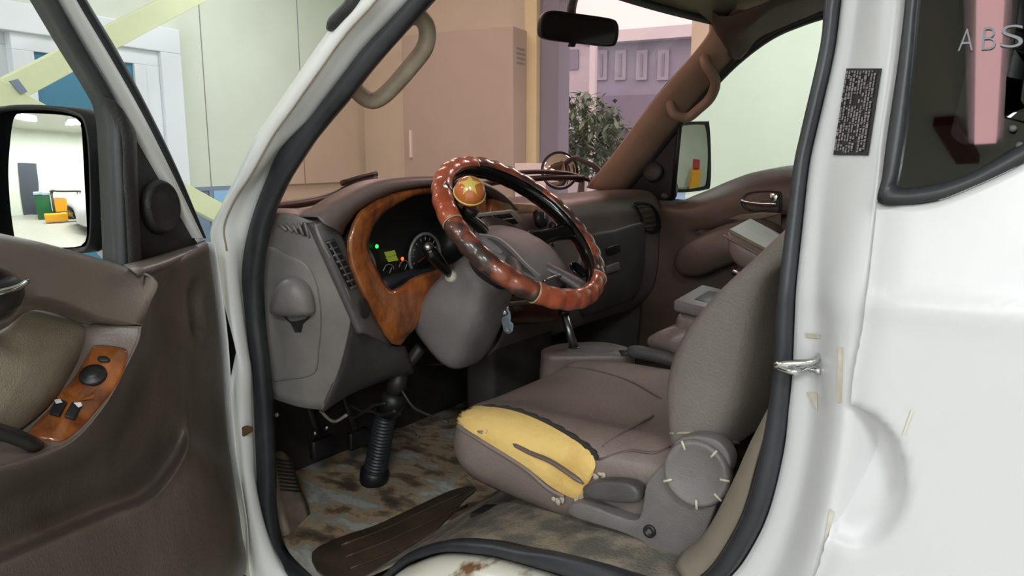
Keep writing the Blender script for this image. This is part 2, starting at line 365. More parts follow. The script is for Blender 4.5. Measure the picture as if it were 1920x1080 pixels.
# crossing pale beams before the window: a folded gate brace
def beam(name, a, b, off0, off1, wd, label):
    A, B = onF(a[0], a[1], off0), onF(b[0], b[1], off0); d = (B - A).normalized(); n = EB
    u = d.cross(n).normalized(); hw = wd / 2
    P = [A + u * hw, B + u * hw, B - u * hw, A - u * hw]
    return P, d, u
def timber(a, b, off, wd, label):
    A, B = onF(a[0], a[1], off), onF(b[0], b[1], off); d = (B - A).normalized(); u = d.cross(EB).normalized() * (wd / 2)
    o = prism('cross_beam', [A + u, B + u, B - u, A - u], EB * .05, M['pale_beam'], smooth=False, bev=.003)
    return tag(o, label, 'beam', 'crossing beams before the garage window')
timber((-330, 351), (520, -91), .9, .12, 'pale green beam rising to the right across the blue window')
timber((-260, 35), (470, 430), .96, .125, 'pale green beam sloping down behind the door mirror and quarter panel')
gk = onF(36, 160, .97); tag(prism('joint_plate', [onF(18, 152, .97), onF(34, 148, .97), onF(52, 172, .97), onF(40, 177, .97)], EB * .01, M['frame_grey'], smooth=False), 'small grey plate at the joint of the crossing beams', 'plate')
# fluorescent fixtures under the ceiling
def fixture(b, g, along, label, k=1.0):
    c = G(b, g, CH - .05)
    e = empty('ceiling_light', c, label, 'ceiling light', 'fluorescent ceiling lights')
    L, Wd = (1.3, .3) if along else (.3, 1.3)
    gbox('housing', b - L / 2, b + L / 2, g - Wd / 2, g + Wd / 2, CH - .05, CH, M['frame_white'], e)
    for s in (-.08, .08):
        if along: P = [G(b - .6, g + s, CH - .075), G(b + .6, g + s, CH - .075)]
        else: P = [G(b + s, g - .6, CH - .075), G(b + s, g + .6, CH - .075)]
        tube('tube', P, .018, M['tube'], e, n=8)
    ld = bpy.data.lights.new('ceiling_lamp', 'AREA'); ld.shape = 'RECTANGLE'; ld.size = L; ld.size_y = Wd; ld.energy = TUBE_POWER * k; ld.color = (.93, .97, 1)
    lo = link(bpy.data.objects.new('ceiling_lamp', ld)); lo.parent = e
    lo.matrix_parent_inverse = e.matrix_world.inverted()
    lo.matrix_world = Matrix.Translation(G(b, g, CH - .1)) @ RM.to_4x4()
for (b, g, al, lb, *kk) in ((-1.3, -2.0, True, 'fluorescent light behind the camera near the sliding door', .85), (.3, -4.2, True, 'fluorescent light over the garage left of the van'),
                       (3.0, -1.9, True, 'fluorescent light before the front window', .3), (-3.2, -4.2, True, 'fluorescent light in the rear left corner'),
                       (.2, 4.4, True, 'fluorescent light over the passenger side', .7), (3.3, 1.0, True, 'added fluorescent light ahead of the van nose, brightening the front wall', .18), (3.2, 4.0, True, 'added fluorescent light above the metal cabinet, brightening the windshield view', .35), (-.6, -6.6, True, 'fluorescent light by the left wall'), (1.7, -6.6, True, 'fluorescent light in front of the dark steel door')):  # the nose and cabinet lights are added to brighten the front
    fixture(b, g, al, lb, *kk)
# ================================================================ THE STREET seen through the opening
tag(gbox('street', -12, 30, RG + .15, 40, -.12, -.02, M['asphalt']), kind='structure')
def onO(px, py, g): return gb(pl(px, py, G(0, g, 0), EG))
h0 = onO(1112, 100, 20); h1 = onO(1330, 80, 20)
M['porch'] = mat('window_surround', srgb(176, 180, 196), .7)
hs = empty('house', G(h0[0] - 2, 21, 0), 'blue-grey house across the street seen through the windshield', 'house')
gbox('house_wall', h1[0] - 4, h0[0], 20, 24, 0, h0[2] + .2, M['wall_out2'], hs)
gbox('roof', h1[0] - 4.2, h0[0] + .2, 19.6, 24.2, h0[2] + .2, h0[2] + .5, M['frame_white'], hs)
for px in (1130, 1165, 1205, 1245):
    a = onO(px - 10, 95, 20); b = onO(px + 9, 150, 20); f = gbox('window', a[0], b[0], 19.93, 20, b[2], a[2], M['porch'], hs); gbox('pane', a[0] - .12, b[0] + .12, 19.9, 19.94, b[2] + .1, a[2] - .1, M['pane_out'], f)
a = onO(1110, 185, 20); b = onO(1260, 240, 20); gbox('porch', b[0], a[0], 19.3, 20, b[2], a[2], mat('dark_porch', srgb(138, 138, 158), .6), hs)
a = onO(1045, 60, 23); b = onO(1120, 60, 23)
hs2 = empty('house', G(a[0], 24, 0), 'white house behind the tree at the left of the street view', 'house')
gbox('house_wall', b[0], a[0] + 6, 23, 27, 0, a[2] - .3, M['wall_out'], hs2)
a1 = onO(1052, 95, 23); b1 = onO(1085, 112, 23); f = gbox('window', b1[0], a1[0], 22.94, 23, b1[2] - .3, a1[2], M['pane_out'], hs2)
gbox('roof', b[0] - .2, a[0] + 6.2, 22.7, 27.2, a[2] - .3, a[2], M['frame_grey'], hs2)
pp = onO(1109, 200, 17); tag(gbox('utility_pole', pp[0] - .07, pp[0] + .07, 17, 17.14, -.02, onO(1109, 40, 17)[2], M['frame_white']), 'pale pole in the street between the two houses', 'pole')
tr = empty('tree', G(onO(1090, 250, 13)[0], 13, -.02), 'bushy green tree in the street seen through the windshield', 'tree')
tb = gb(G(0, 0, 0)); tcx = onO(1095, 250, 13)
bm = tube_bm([G(tcx[0], 13, -.02), G(tcx[0] + .05, 13, .6), G(tcx[0], 13, 1.3)], [.09, .07, .04], 8); bm_obj('trunk', bm, M['bark'], tr)
bm = bmesh.new(); rnd = random.Random(3)
for i in range(1500):
    a = rnd.random() * 6.28; t = math.acos(rnd.uniform(-1, 1)); r = rnd.random() ** .4
    c = G(tcx[0] + .9 * r * math.sin(t) * math.cos(a), 13 + .8 * r * math.sin(t) * math.sin(a), tcx[2] - .1 + .85 * r * math.cos(t))
    q = Matrix.Rotation(rnd.random() * 6, 3, 'Z') @ Matrix.Rotation(rnd.uniform(-1.2, 1.2), 3, 'X'); s = rnd.uniform(.04, .085)
    vs = [bm.verts.new(c + q @ V(p)) for p in ((0, -s * 1.6, 0), (s * .6, 0, .01), (0, s * 1.6, 0), (-s * .6, 0, .01))]; bm.faces.new(vs)
bm_obj('foliage', bm, M['leaf'], tr, smooth=False)
# ================================================================ VAN BODY
van = empty('van_body', (0.6, 0, 0), 'white van body with open front doorway, worn jambs and pink-tinted windshield', 'van')
kA = [(745,-110),(674,0),(624,56),(562,144),(520,205),(480,264),(440,345),(412,400),(393,440),(397,470),(404,510),(421,580),(442,660),(439,695),(428,755),(433,815),(436,870),(457,948),(460,1032),(470,1100)]
kG = [(770,-100),(706,0),(650,62),(590,145),(548,205),(510,258),(470,330),(440,375),(420,425),(425,470),(430,520),(440,590),(453,660),(458,700),(455,765),(458,820),(462,870),(475,950),(490,1035),(505,1100)]
kB = [(845,-90),(772,0),(690,86),(651,136),(610,190),(577,233),(530,280),(499,350),(478,410),(465,464),(460,519),(465,590),(469,650),(477,700),(482,760),(487,880),(490,950),(507,1010),(546,1078),(590,1120)]
kC = [(885,-85),(810,0),(736,85),(690,138),(652,187),(612,233),(569,295),(530,358),(507,410),(494,470),(487,530),(489,600),(496,655),(500,705),(505,770),(511,885),(511,960),(525,1038),(567,1078),(610,1105)]
A = [S(*p, -.012) for p in kA]; Gm = [S(*p, -.018) for p in kG]; B = [S(*p, -.07) for p in kB]
A0 = [p + V((.05, -.035, .012)) for p in A]; G2 = [g.lerp(b, .22) + V((0, -.014, 0)) for g, b in zip(Gm, B)]; G3 = [g.lerp(b, .45) + V((0, -.004, 0)) for g, b in zip(Gm, B)]
A1 = [a.lerp(g, .5) + V((0, .006, 0)) for a, g in zip(A, Gm)]
rows = [cr(r, 4) for r in (A0, A, A1, Gm, G2, G3, B)]
loft('door_jamb', rows, M['white_dirty'], van, solid=.0025, sub=1)
tube('jamb_groove', cr([p + V((0, .0, 0)) for p in Gm[:10]], 4), .0016, M['tan_handle'], van, n=6)
# lower part of the doorway corner carries on to the sill; white lower sill
cB = [(590,1120),(660,1130),(720,1095),(765,1060),(796,1045),(845,1032),(923,1038),(980,1052),(1033,1068),(1110,1092),(1187,1110),(1260,1125),(1340,1105)]
cC = [(610,1105),(665,1105),(715,1080),(755,1043),(800,1022),(850,1012),(920,1015),(985,1028),(1035,1034),(1129,1056),(1190,1078),(1255,1100),(1290,1095)]
Bs = [S(*p, -.07) for p in cB]
rows = [cr(r, 4) for r in (Bs, [p + V((0, .03, -.004)) for p in Bs], [p + V((0, .062, -.016)) for p in Bs], [p + V((0, .07, -.05)) for p in Bs], [V((p.x, p.y + .066, .45)) for p in Bs])]
loft('sill', rows, M['white_rust'], van, solid=.002)
# rear jamb (B-pillar) up to the sliding door's edge
kR = [[(1592,-110),(1625,-110),(1660,-110),(1700,-110)],[(1575,0),(1605,0),(1650,0),(1690,0)],[(1562,100),(1590,100),(1640,115),(1677,115)],[(1530,240),(1560,240),(1625,250),(1655,250)],[(1515,310),(1545,310),(1612,330),(1648,330)],
 [(1502,425),(1535,430),(1590,440),(1636,440)],[(1490,538),(1530,545),(1568,560),(1622,560)],[(1487,590),(1535,600),(1567,610),(1615,610)],[(1482,704),(1530,700),(1562,700),(1598,700)],[(1475,770),(1525,770),(1560,780),(1588,800)],
 [(1466,849),(1515,850),(1550,860),(1580,870)],[(1437,964),(1490,965),(1530,970),(1558,965)],[(1398,1041),(1460,1050),(1505,1060),(1535,1060)],[(1370,1077),(1440,1090),(1490,1100),(1520,1100)],[(1340,1105),(1420,1130),(1470,1145),(1505,1150)]]
rows = []
for r in kR:
    a, b, c, d = S(*r[0], -.07), S(*r[1], -.062), S(*r[2], -.022), S(*r[3], -.012)
    rows.append([a, a.lerp(b, .5) + V((0, .004, 0)), b, b.lerp(c, .3) + V((0, .001, 0)), c, c.lerp(d, .6) + V((0, .001, 0)), d, d + V((-.012, -.012, 0)), d + V((-.03, -.03, 0))])
jr = [list(r) for r in zip(*[cr(c, 4) for c in zip(*rows)])]
jamb_bvh = bvh_of(jr)
loft('rear_door_jamb', jr, M['white'], van, solid=.0025, sub=1)
for q in ([(1513,735),(1535,738),(1534,770),(1520,748)], [(1573,650),(1582,652),(1579,755),(1571,755)], [(1557,955),(1563,960),(1550,1010),(1541,1060),(1536,1058)], [(1510,625),(1540,628),(1538,634),(1512,632)]):
    P = [hit(jamb_bvh, *p, .0012)[0] for p in q]
    prism('rust_stain', P, V((0, -.0015, 0)), M['dust'], van, smooth=False)
# the continuous black door seal round the opening
rest_B = [(1370,1077),(1398,1041),(1437,964),(1466,849),(1482,704),(1487,590),(1490,538),(1502,425),(1515,310),(1530,240),(1562,100),(1575,0),(1592,-110)]
rest_C = [(1321,1075),(1350,1041),(1394,960),(1425,849),(1449,704),(1456,590),(1462,538),(1475,425),(1490,310),(1505,240),(1540,85),(1547,0),(1565,-110)]
sb = [S(*p, -.068) for p in kB + cB[1:] + rest_B]; sc = [S(*p, -.072) for p in kC + cC[1:] + rest_C]
topz = 1.83
def head(p, x, z): return V((x, tumble(z) - .07, z))
for L, dz in ((sb, 0.0), (sc, -.03)):
    L += [head(0, .27, 1.74), head(0, .33, topz + dz), head(0, .5, topz + .01 + dz), head(0, .66, topz - .01 + dz)]
sb_ = cr(sb, 4, True); sc_ = cr(sc, 4, True)
mid = [a.lerp(b, .5) + V((0, .015, 0)) for a, b in zip(sb_, sc_)]; m1 = [a.lerp(b, .15) + V((0, .013, 0)) for a, b in zip(sb_, sc_)]; m2 = [a.lerp(b, .85) + V((0, .013, 0)) for a, b in zip(sb_, sc_)]
bk = [a.lerp(b, .3) + V((0, -.02, 0)) for a, b in zip(sc_, sb_)]; bk2 = [p + V((0, -.02, 0)) for p in sb_]
loft('door_seal', [sb_, m1, mid, m2, sc_, bk, bk2], M['rubber'], van, cu=True, cv=True)
# inner flange / trim behind the seal at the rear pillar and sill
trimB = [(1290,1095),(1321,1075),(1350,1041),(1394,960),(1425,849),(1449,704),(1456,590),(1462,538),(1475,425),(1490,310),(1505,240),(1540,85),(1547,0),(1565,-110)]
t0 = [S(*p, -.085) for p in trimB]
t0 = [p + V((-.018 * min(1, max(0, (p.z - 1.0) / .12)), 0, 0)) for p in t0]
def fl(p): return max(-1, min(1, (1.10 - p.z) / .18))
rows = [cr(r, 3) for r in (t0, [p + V((.03 * fl(p), -.03, 0)) for p in t0], [p + V((.038 * fl(p), -.07, 0)) for p in t0], [p + V((.03 * fl(p), -.12, 0)) for p in t0], [p + V((-.12, -.14, 0)) for p in t0])]
loft('rear_pillar_trim', rows, mat('grey_beige_pillar_trim', srgb(128, 118, 106), .5, var=.1, vscale=6), van, solid=.003)
# hinge side: small latch strap end and rust on the front jamb
P = [S(*p, -.03) for p in ((430,822),(440,806),(458,796),(474,798),(476,808),(464,815),(448,820),(438,826))]
prism('door_check_strap', P, V((-.004, .012, 0)), M['rust'], van, bev=.003)
# striker
st_ = [hit(jamb_bvh, 1536, 668, 0)[0], hit(jamb_bvh, 1528, 672, .018)[0], hit(jamb_bvh, 1503, 676, .03)[0], hit(jamb_bvh, 1495, 681, .03)[0], hit(jamb_bvh, 1505, 686, .03)[0], hit(jamb_bvh, 1532, 690, .012)[0], hit(jamb_bvh, 1539, 696, 0)[0]]
tube('door_striker', cr(st_, 5), .0042, M['chrome'], van, n=8)
# data label with rows of small print
LQ = [hit(jamb_bvh, *p, .0012)[0] for p in ((1590,129),(1655,129),(1630,292),(1565,291))]
lab = prism('warning_label', LQ, (LQ[1] - LQ[0]).cross(LQ[3] - LQ[0]).normalized() * -.0008, M['label'], van, smooth=False)
nrm = (LQ[1] - LQ[0]).cross(LQ[3] - LQ[0]).normalized(); nrm = nrm if nrm.y > 0 else -nrm
def lq(u, v): return LQ[0].lerp(LQ[1], u).lerp(LQ[3].lerp(LQ[2], u), v) + nrm * .0024
bm = bmesh.new(); rnd = random.Random(5)
for i in range(11):
    u = .07 + i * .082; v = .03
    while v < .95:
        l = rnd.uniform(.012, .05); wdt = rnd.uniform(.018, .034)
        if rnd.random() < .82 and not (i in (4, 5) and .3 < v < .42):
            bm.faces.new([bm.verts.new(lq(a, min(.98, b))) for a, b in ((u - wdt, v), (u + wdt, v), (u + wdt * rnd.uniform(.5, 1), v + l), (u - wdt, v + l))])
        v += l + rnd.uniform(.004, .016)
bm_obj('small_print', bm, M['label_ink'], lab, smooth=False)
# windshield: base and top curves
def wx(y): return 1.615 - .50 * y * y
def ws_base(y): return V((wx(y), y, 1.165 + .10 * abs(y) ** 2))
def ws_top(y): return V((.955 - .23 * y * y, y, 1.752 - .02 * y * y))
ys = [.74 - 1.48 * i / 14 for i in range(15)]
rows = []
for k in range(9):
    t = k / 8; rows.append([ws_base(y).lerp(ws_top(y * .87), t) + V((.03, 0, .03)) * math.sin(math.pi * t) for y in ys])
loft('windshield', rows, M['windshield'], van, solid=.004)
ps = rows[0]; tube('windshield_seal', ps, .012, M['rubber'], van, n=8)
tube('windshield_seal', [r[-1] for r in rows], .011, M['rubber'], van, n=8)
tube('windshield_seal', rows[-1], .012, M['rubber'], van, n=8)
# black drip strip at the top of the front pillar
P = cr([S(*p, .0) for p in ((700,-60),(672,0),(650,25),(626,50))], 4)
tube('drip_moulding', [p + V((.028, -.012, .0)) for p in P], [.012] * (len(P) - 3) + [.012, .010, .005], M['black_tex'], van, n=8)
# cowl, hood and fender in front of the windshield
rows = [[ws_base(y) + V((.015, 0, -.012)) for y in ys], [ws_base(y) + V((.14, 0, -.06)) for y in ys], [V((wx(y) + .42, y * 1.05, 1.0)) for y in ys], [V((wx(y) + .50, y * 1.05, .75)) for y in ys], [V((wx(y) + .50, y * 1.05, .35)) for y in ys]]
loft('front_hood', rows, M['white'], van, sub=1, solid=.003)
for s in (1, -1):
    rows = []
    for x in (1.36, 1.5, 1.65, 1.76):
        rows.append([V((x, s * (tumble(z) - .02 - (x - 1.36) * .12), z)) for z in (1.2 - (x - 1.36) * .55, 1.05 - (x - 1.36) * .3, .9, .75, .6, .42)])
    loft('fender', rows, M['white'], van, solid=.003 * s)
# roof and headliner
hy = [-.70 + 1.40 * i / 10 for i in range(11)]
def rz(y): return 1.93 - .10 * abs(y / .7) ** 2.2
rows = [[ws_top(y) + V((.0, 0, .004)) for y in [v * .92 for v in hy]]] + [[V((x, y, rz(y) - dz)) for y in hy] for i, (x, dz) in enumerate(((.875, .135), (.80, .06), (.6, .02), (.2, 0), (-.8, 0), (-2.6, .0)))]
loft('roof', [[p + V((0, 0, .035)) for p in r] for r in rows], M['white'], van, solid=.003)
loft('headliner', rows, M['headliner'], van, solid=.004)
# right side header and passenger-side pillar trim
E_ = [(1322,22),(1335,45),(1318,80),(1225,190),(1150,290),(1100,352)]
F_ = [(1450,20),(1428,62),(1372,112),(1285,215),(1225,290),(1166,364)]
yy = lambda z: -(.745 - .21 * (z - 1.2))
def Rr(px, py, off=0.0):
    y = -.7
    for _ in range(12): p = Yp(px, py, y); y = yy(p.z) - off
    return Yp(px, py, y)
e = [Rr(*p, -.035) for p in E_]; f = [Rr(*p, .02) for p in F_]
rows = [cr(r, 5) for r in ([p + V((.02, -.03, .0)) for p in e], e, [a.lerp(b, .3) + V((-.012, .022, 0)) for a, b in zip(e, f)], [a.lerp(b, .7) + V((-.012, .02, 0)) for a, b in zip(e, f)], f, [p + V((.01, -.03, 0)) for p in f])]
pil_bvh = bvh_of(rows)
loft('front_pillar_trim', rows, M['pillar'], van, solid=.003)
hd0 = [(1300,-40),(1345,30),(1420,12),(1480,-14),(1560,-45),(1640,-75)]
hd1 = [(1322,22),(1350,68),(1400,58),(1450,20),(1545,-8),(1640,-40)]
hd2 = [(1330,46),(1375,112),(1420,72),(1470,48),(1545,18),(1640,-12)]
rows = [cr([Rr(*p, o) for p in L], 4) for L, o in ((hd0, -.12), (hd1, -.05), (hd2, .0))] 
rows.append([p + V((0, -.04, 0)) for p in rows[-1]])
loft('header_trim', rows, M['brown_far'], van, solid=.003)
# passenger front door frame seal (black) round the right window
fs = [(1166,364),(1225,292),(1285,217),(1350,143),(1400,97),(1450,62),(1500,40),(1546,25),(1640,2)]
tube('window_seal', cr([Rr(*p, .035) for p in fs], 5), .017, M['rubber'], van, n=8)
# grab handles
def handle(name, P, r, m, n=6):
    return tube(name, cr(P, n), r, m, van, n=12)
handle('grab_handle', [hit(pil_bvh, *p, l)[0] for p, l in (((1318,108),-.01),((1324,114),.03),((1331,135),.042),((1322,165),.044),((1300,188),.044),((1280,205),.04),((1264,206),.028),((1256,194),-.01))], [.016] * 43, M['pillar'])
bp = [S(*p, o) for p, o in (((760,30),-.10),((785,32),-.13),((800,52),-.15),((797,88),-.16),((770,125),-.16),((735,165),-.16),((710,186),-.16),((690,187),-.15),((668,170),-.12),((655,150),-.09))]
handle('grab_handle', bp, .0155, M['tan_handle'])
# inside of the near front pillar (trim behind the seal)
t0 = [S(*p, -.08) for p in kC[:10]]
rows = [cr(r, 3) for r in (t0, [p + V((.03, -.02, .02)) for p in t0], [p + V((.09, -.015, .05)) for p in t0])]
loft('front_pillar_trim', rows, M['pillar'], van, solid=.003)
# floor, footwell, wheel box under the seat, firewall, side kick panel
box('floor_pan', (.35, 0, .49), (2.5, 1.46, .05), M['floor_dirty'], van, smooth=False)
# carpeted wheel arch under the seat: it follows the raised curve of the sill seal and runs inward
wa_ = [S(*p, -.075) for p in cC[2:]]; wa_ = [V((p.x, 0, p.z - .006)) for p in wa_]
wa_ = [V((1.06, 0, .50)), V((1.01, 0, .55))] + [p for p in wa_ if p.z > .58 and p.x < .98] + [V((.2, 0, .70)), V((-.4, 0, .70))]
wa_.sort(key=lambda p: -p.x); wa_ = cr(wa_, 3)
loft('wheel_arch', [[V((p.x + .05 * max(0, .7 - y) * (p.z < .66), y, p.z)) for p in wa_] for y in (.772, .74, .68, .55, .4, .25, .10)], M['sill_dirty'], van, solid=.004)
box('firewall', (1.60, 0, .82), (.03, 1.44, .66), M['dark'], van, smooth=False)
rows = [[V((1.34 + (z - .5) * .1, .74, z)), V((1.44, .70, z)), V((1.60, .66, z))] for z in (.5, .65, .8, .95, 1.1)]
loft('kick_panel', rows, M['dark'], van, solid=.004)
# rest for the left foot: ribbed grey plate by the door
P = [V(p) for p in (Yp(517,868,.66), Yp(546,880,.60), Yp(585,985,.58), Yp(578,1010,.60), Yp(535,1000,.68))]
rows = [[Yp(512,850,.70), Yp(530,846,.65), Yp(548,862,.60)], [Yp(516,895,.70), Yp(537,892,.65), Yp(560,905,.60)], [Yp(522,945,.70), Yp(548,940,.65), Yp(578,950,.60)], [Yp(540,1000,.71), Yp(562,1003,.66), Yp(588,1000,.61)]]
fr_ = smooth_rows(rows, 3); loft('foot_rest', fr_, mat('muddy_foot_rest', srgb(104, 92, 82), .7, col2=srgb(140, 126, 112), vscale=18), van, solid=.02)
bm = bmesh.new(); fb = bvh_of(fr_)
for i in range(9):
    y0 = 858 + i * 7
    a, b = hit(fb, 516 + i * 1.2, y0 + 4, .002)[0], hit(fb, 545 + i * 2.2, y0 + 8, .002)[0]
    tube_bm([a, b], .0022, 6, bm=bm)
bm_obj('rib', bm, M['dark_metal'], van)
# side body of the van on the passenger side and the dark rear cabin
rows = [[V((x, -tumble(z) - .0, z)) for x in (-.1, -1.0, -2.6)] for z in (.4, .8, 1.2)]
loft('right_side_panel', rows, M['white'], van, solid=.003)
rows = [[V((x, -tumble(z) - .0, z)) for x in (.1, -.05, -.18)] for z in (1.2, 1.5, 1.85)]
loft('right_rear_pillar', rows, M['brown_trim'], van, solid=.02)
rows = [[V((x, -tumble(z) + .0, z)) for x in (-1.55, -2.6)] for z in (1.2, 1.5, 1.85)]
loft('right_quarter_panel', rows, M['brown_trim'], van, solid=.01)
rows = [[V((-2.6, y, z)) for y in (.8, 0, -.8)] for z in (.4, 1.2, 1.85)]
loft('rear_wall', rows, M['brown_trim'], van, solid=.01)
rows = [[V((x, -.78 , z)) for x in (.1, -1.0, -2.6)] for z in (.5, .8, 1.2)]
loft('right_inner_trim', rows, M['brown_trim'], van, solid=.004)
box('rear_floor', (-1.6, 0, .49), (2.0, 1.5, .05), M['sill_dirty'], van, smooth=False)
# roof rail above the near doorway
rows = [[V((x, tumble(z) - o, z)) for x in (.78, .55, .2, -.2, -1, -2.6)] for z, o in ((1.845, .07), (1.86, .03), (1.9, .03), (1.955, .09))]
loft('roof_rail', rows, M['white'], van, solid=.003)
# ================================================================ SLIDING DOOR (right edge of the photograph)
sd = empty('sliding_door', (-.5, .85, .45), 'white sliding side door with black-framed dark window at the right edge', 'van door')
edge = [(1700,-110),(1690,0),(1677,115),(1655,250),(1648,330),(1642,380),(1636,440),(1622,560),(1615,610),(1598,700),(1588,800),(1580,870),(1558,965),(1535,1060),(1520,1100)]
EP = cr([S(*p, .002) for p in edge], 3)
def edge_x(z):
    b = min(EP, key=lambda p: abs(p.z - z)); return b.x
wc = [S(*p, .002) for p in ((1642,381),(1700,384),(1760,376),(1820,353),(1880,326),(1925,303),(2000,262),(2120,190))]
wc = cr(wc, 4)
def wz(x):
    if x >= wc[0].x: return wc[0].z
    for a, b in zip(wc, wc[1:]):
        if a.x >= x >= b.x: return a.z + (b.z - a.z) * (a.x - x) / max(1e-6, a.x - b.x)
    return wc[-1].z
sc_c = S(1590, 900, 0); ra, rb_ = abs(S(1700, 905, 0).x - sc_c.x), abs(S(1600, 762, 0).z - sc_c.z)
NX, NZ = 90, 110
rows = []
for i in range(NZ + 1):
    r = []
    for j in range(NX + 1):
        v = i / NZ; u = (j / NX) ** 1.6
        z0 = .42; xe = edge_x(z0 + v * .9); x = xe + (-1.15 - xe) * u; z1 = wz(x); z = z0 + (z1 - z0) * v
        xe = edge_x(z); x = xe + (-1.15 - xe) * u
        y = tumble(z) + .002 - .006 * math.exp(-((u) / .012) ** 2) * 1
        dx, dz = (x - sc_c.x) / ra, (z - sc_c.z) / rb_; rr = math.hypot(dx, dz)
        if rr < 1: y -= .046 * (1 - rr ** 5) * (0.62 + .38 * max(-1, min(1, dz * 1.2 + .3)))
        # swage line below the window
        y += .003 * math.exp(-((z - 1.205 + .02 * (x - .14)) / .012) ** 2)
        r.append(V((x, y, z)))
    rows.append(r)
loft('door_panel', rows, M['white'], sd, solid=.004)
# door edge return
r0 = [V((edge_x(r[0].z) if False else r[0].x, r[0].y, r[0].z)) for r in rows]
loft('door_edge', [[p for p in r0], [p + V((.001, -.012, 0)) for p in r0], [p + V((-.02, -.035, 0)) for p in r0]], M['white_dirty'], sd)
P = [S(*p, .0035) for p in ((1709,768),(1713,770),(1698,812),(1692,816))]
prism('scratch', P, V((0, .0006, 0)), mat('beige_scratch', srgb(214, 206, 190), .6), sd, smooth=False)
# window: rubber frame and dark tinted pane
wo = [(1703,-110),(1697,0),(1684,115),(1664,250),(1654,330),(1647,379),(1700,383),(1760,375),(1820,352),(1880,325),(1925,302),(2000,261),(2120,190)]
wi = [(1740,-110),(1722,0),(1712,115),(1697,250),(1684,330),(1680,345),(1700,352),(1760,343),(1818,325),(1870,295),(1915,268),(1985,225),(2110,150)]
wi2 = [(1735,-110),(1718,0),(1708,115),(1692,250),(1678,330),(1672,350),(1700,357),(1760,348),(1820,329),(1872,300),(1918,272),(1988,230),(2112,155)]
o0 = [S(*p, -.012) for p in wo]; o1 = [S(*p, .006) for p in wo]; i1 = [S(*p, .008) for p in wi2]; i0 = [S(*p, -.006) for p in wi]
md = [a.lerp(b, .5) + V((0, .003, 0)) for a, b in zip(o1, i1)]
loft('window_rubber', [cr(r, 5) for r in (o0, o1, md, i1, i0)], M['rubber'], sd)
gx = [(1700,-110),(1690,0),(1670,250),(1656,365),(1700,366),(1760,360),(1820,340),(1880,310),(1925,287),(2000,246),(2120,170)]
gp = [S(*p, -.006) for p in gx] + [V((-1.1, tumble(1.5) - .006, 1.5)), V((-1.1, tumble(1.8) - .006, 1.8)), V((.1, tumble(1.8) - .006, 1.8))]
# pane follows the flank: split by height
bm = bmesh.new(); ys_ = 24
top = 1.80; lo = [S(*p, -.006) for p in gx[3:]] + [V((-1.1, tumble(1.55) - .006, 1.55))]
lo = cr(lo, 3); rws = []
for k in range(13):
    t = k / 12; rw = []
    for p in lo:
        z = p.z + (top - p.z) * t; xx = p.x
        if p is lo[0]: xx = S(1656, 365, 0).x
        rw.append(V((xx, tumble(z) - .006, z)))
    rws.append(rw)
pane = loft('window_pane', rws, M['side_glass'], sd, solid=.004)
# black printed border of the pane
bo = [(1722,-60),(1716,0),(1706,115),(1692,250),(1680,335),(1700,353),(1760,345),(1820,328),(1874,296),(1920,270)]
bi = [(1810,-60),(1799,0),(1790,115),(1783,200),(1780,245),(1800,268),(1825,270),(1850,262),(1890,240),(1935,205)]
bo_r, bi_r = cr([S(*p, -.0125) for p in bo], 3), cr([S(*p, -.0125) for p in bi], 3)
loft('black_border', [bo_r, bi_r], M['black'], sd)
loft('inner_trim', [[V((x, tumble(z) - .06, z)) for x in (.13, -.3, -1.1)] for z in (.45, .8, 1.1, 1.27)], M['black'], sd, solid=.004)
# ABS lettering standing on the pane
bmk = mat('chrome_lettering', srgb(112, 114, 120), .35, .6)
cA, cB2, cC2 = S(1797, 96, .0005), S(1925, 82, .0005), S(1797, 60, .0005)
ux = (cB2 - cA).normalized(); un = V((0, 1, .2)).normalized(); un = (un - ux * un.dot(ux)).normalized(); uz = un.cross(ux)
for ch, px0, px1, top_, bot_ in (('A', 1796, 1824, 55, 96), ('B', 1840, 1866, 52, 94), ('S', 1874, 1917, 48, 90)):
    fc = bpy.data.curves.new('letter', 'FONT'); fc.body = ch; fc.size = 1; fc.extrude = .02; fc.offset = -.012
    fo = bpy.data.objects.new('lettering', fc); link(fo); bpy.context.view_layer.update()
    me = bpy.data.meshes.new_from_object(fo.evaluated_get(bpy.context.evaluated_depsgraph_get())); bpy.data.objects.remove(fo)
    xs = [v.co.x for v in me.vertices]; yz = [v.co.y for v in me.vertices]; x0, x1, y0, y1 = min(xs), max(xs), min(yz), max(yz)
    p0, p1, p2 = S(px0, bot_, -.0052), S(px1, bot_ - 1, -.0052), S(px0 + 4, top_, -.0052)
    for v in me.vertices:
        a, b = (v.co.x - x0) / (x1 - x0), (v.co.y - y0) / (y1 - y0); v.co = p0 + (p1 - p0) * a + (p2 - p0) * b + un * (v.co.z * .05)
    me_obj('lettering', me, bmk, sd, smooth=False)
# rear lower corner latch dots of the pane
for px, py in ((1899, 240), (1912, 272)):
    c = S(px, py, .0); lathe('pane_clip', [(.001, .001), (.003, .001), (.0035, -.004)], c, (0, 1, .2), M['grey_dark'], sd, 12)
# ================================================================ DRIVER'S DOOR, swung open
DA = math.radians(63); DH = V((1.27, .85, 0)); DU = V((-math.cos(DA), math.sin(DA), 0)); DN = -V((math.sin(DA), math.cos(DA), 0))   # along the door, towards its inside
def D(px, py, w=0.0): return pl(px, py, DH + DN * w, DN)
dd = empty('driver_door', DH + DU * .2 + V((0, 0, .45)), "driver's door standing wide open with brown trim, wood switch plate and mirror", 'van door')
def Drow(L, w): return [D(p[0], p[1], w) for p in L]
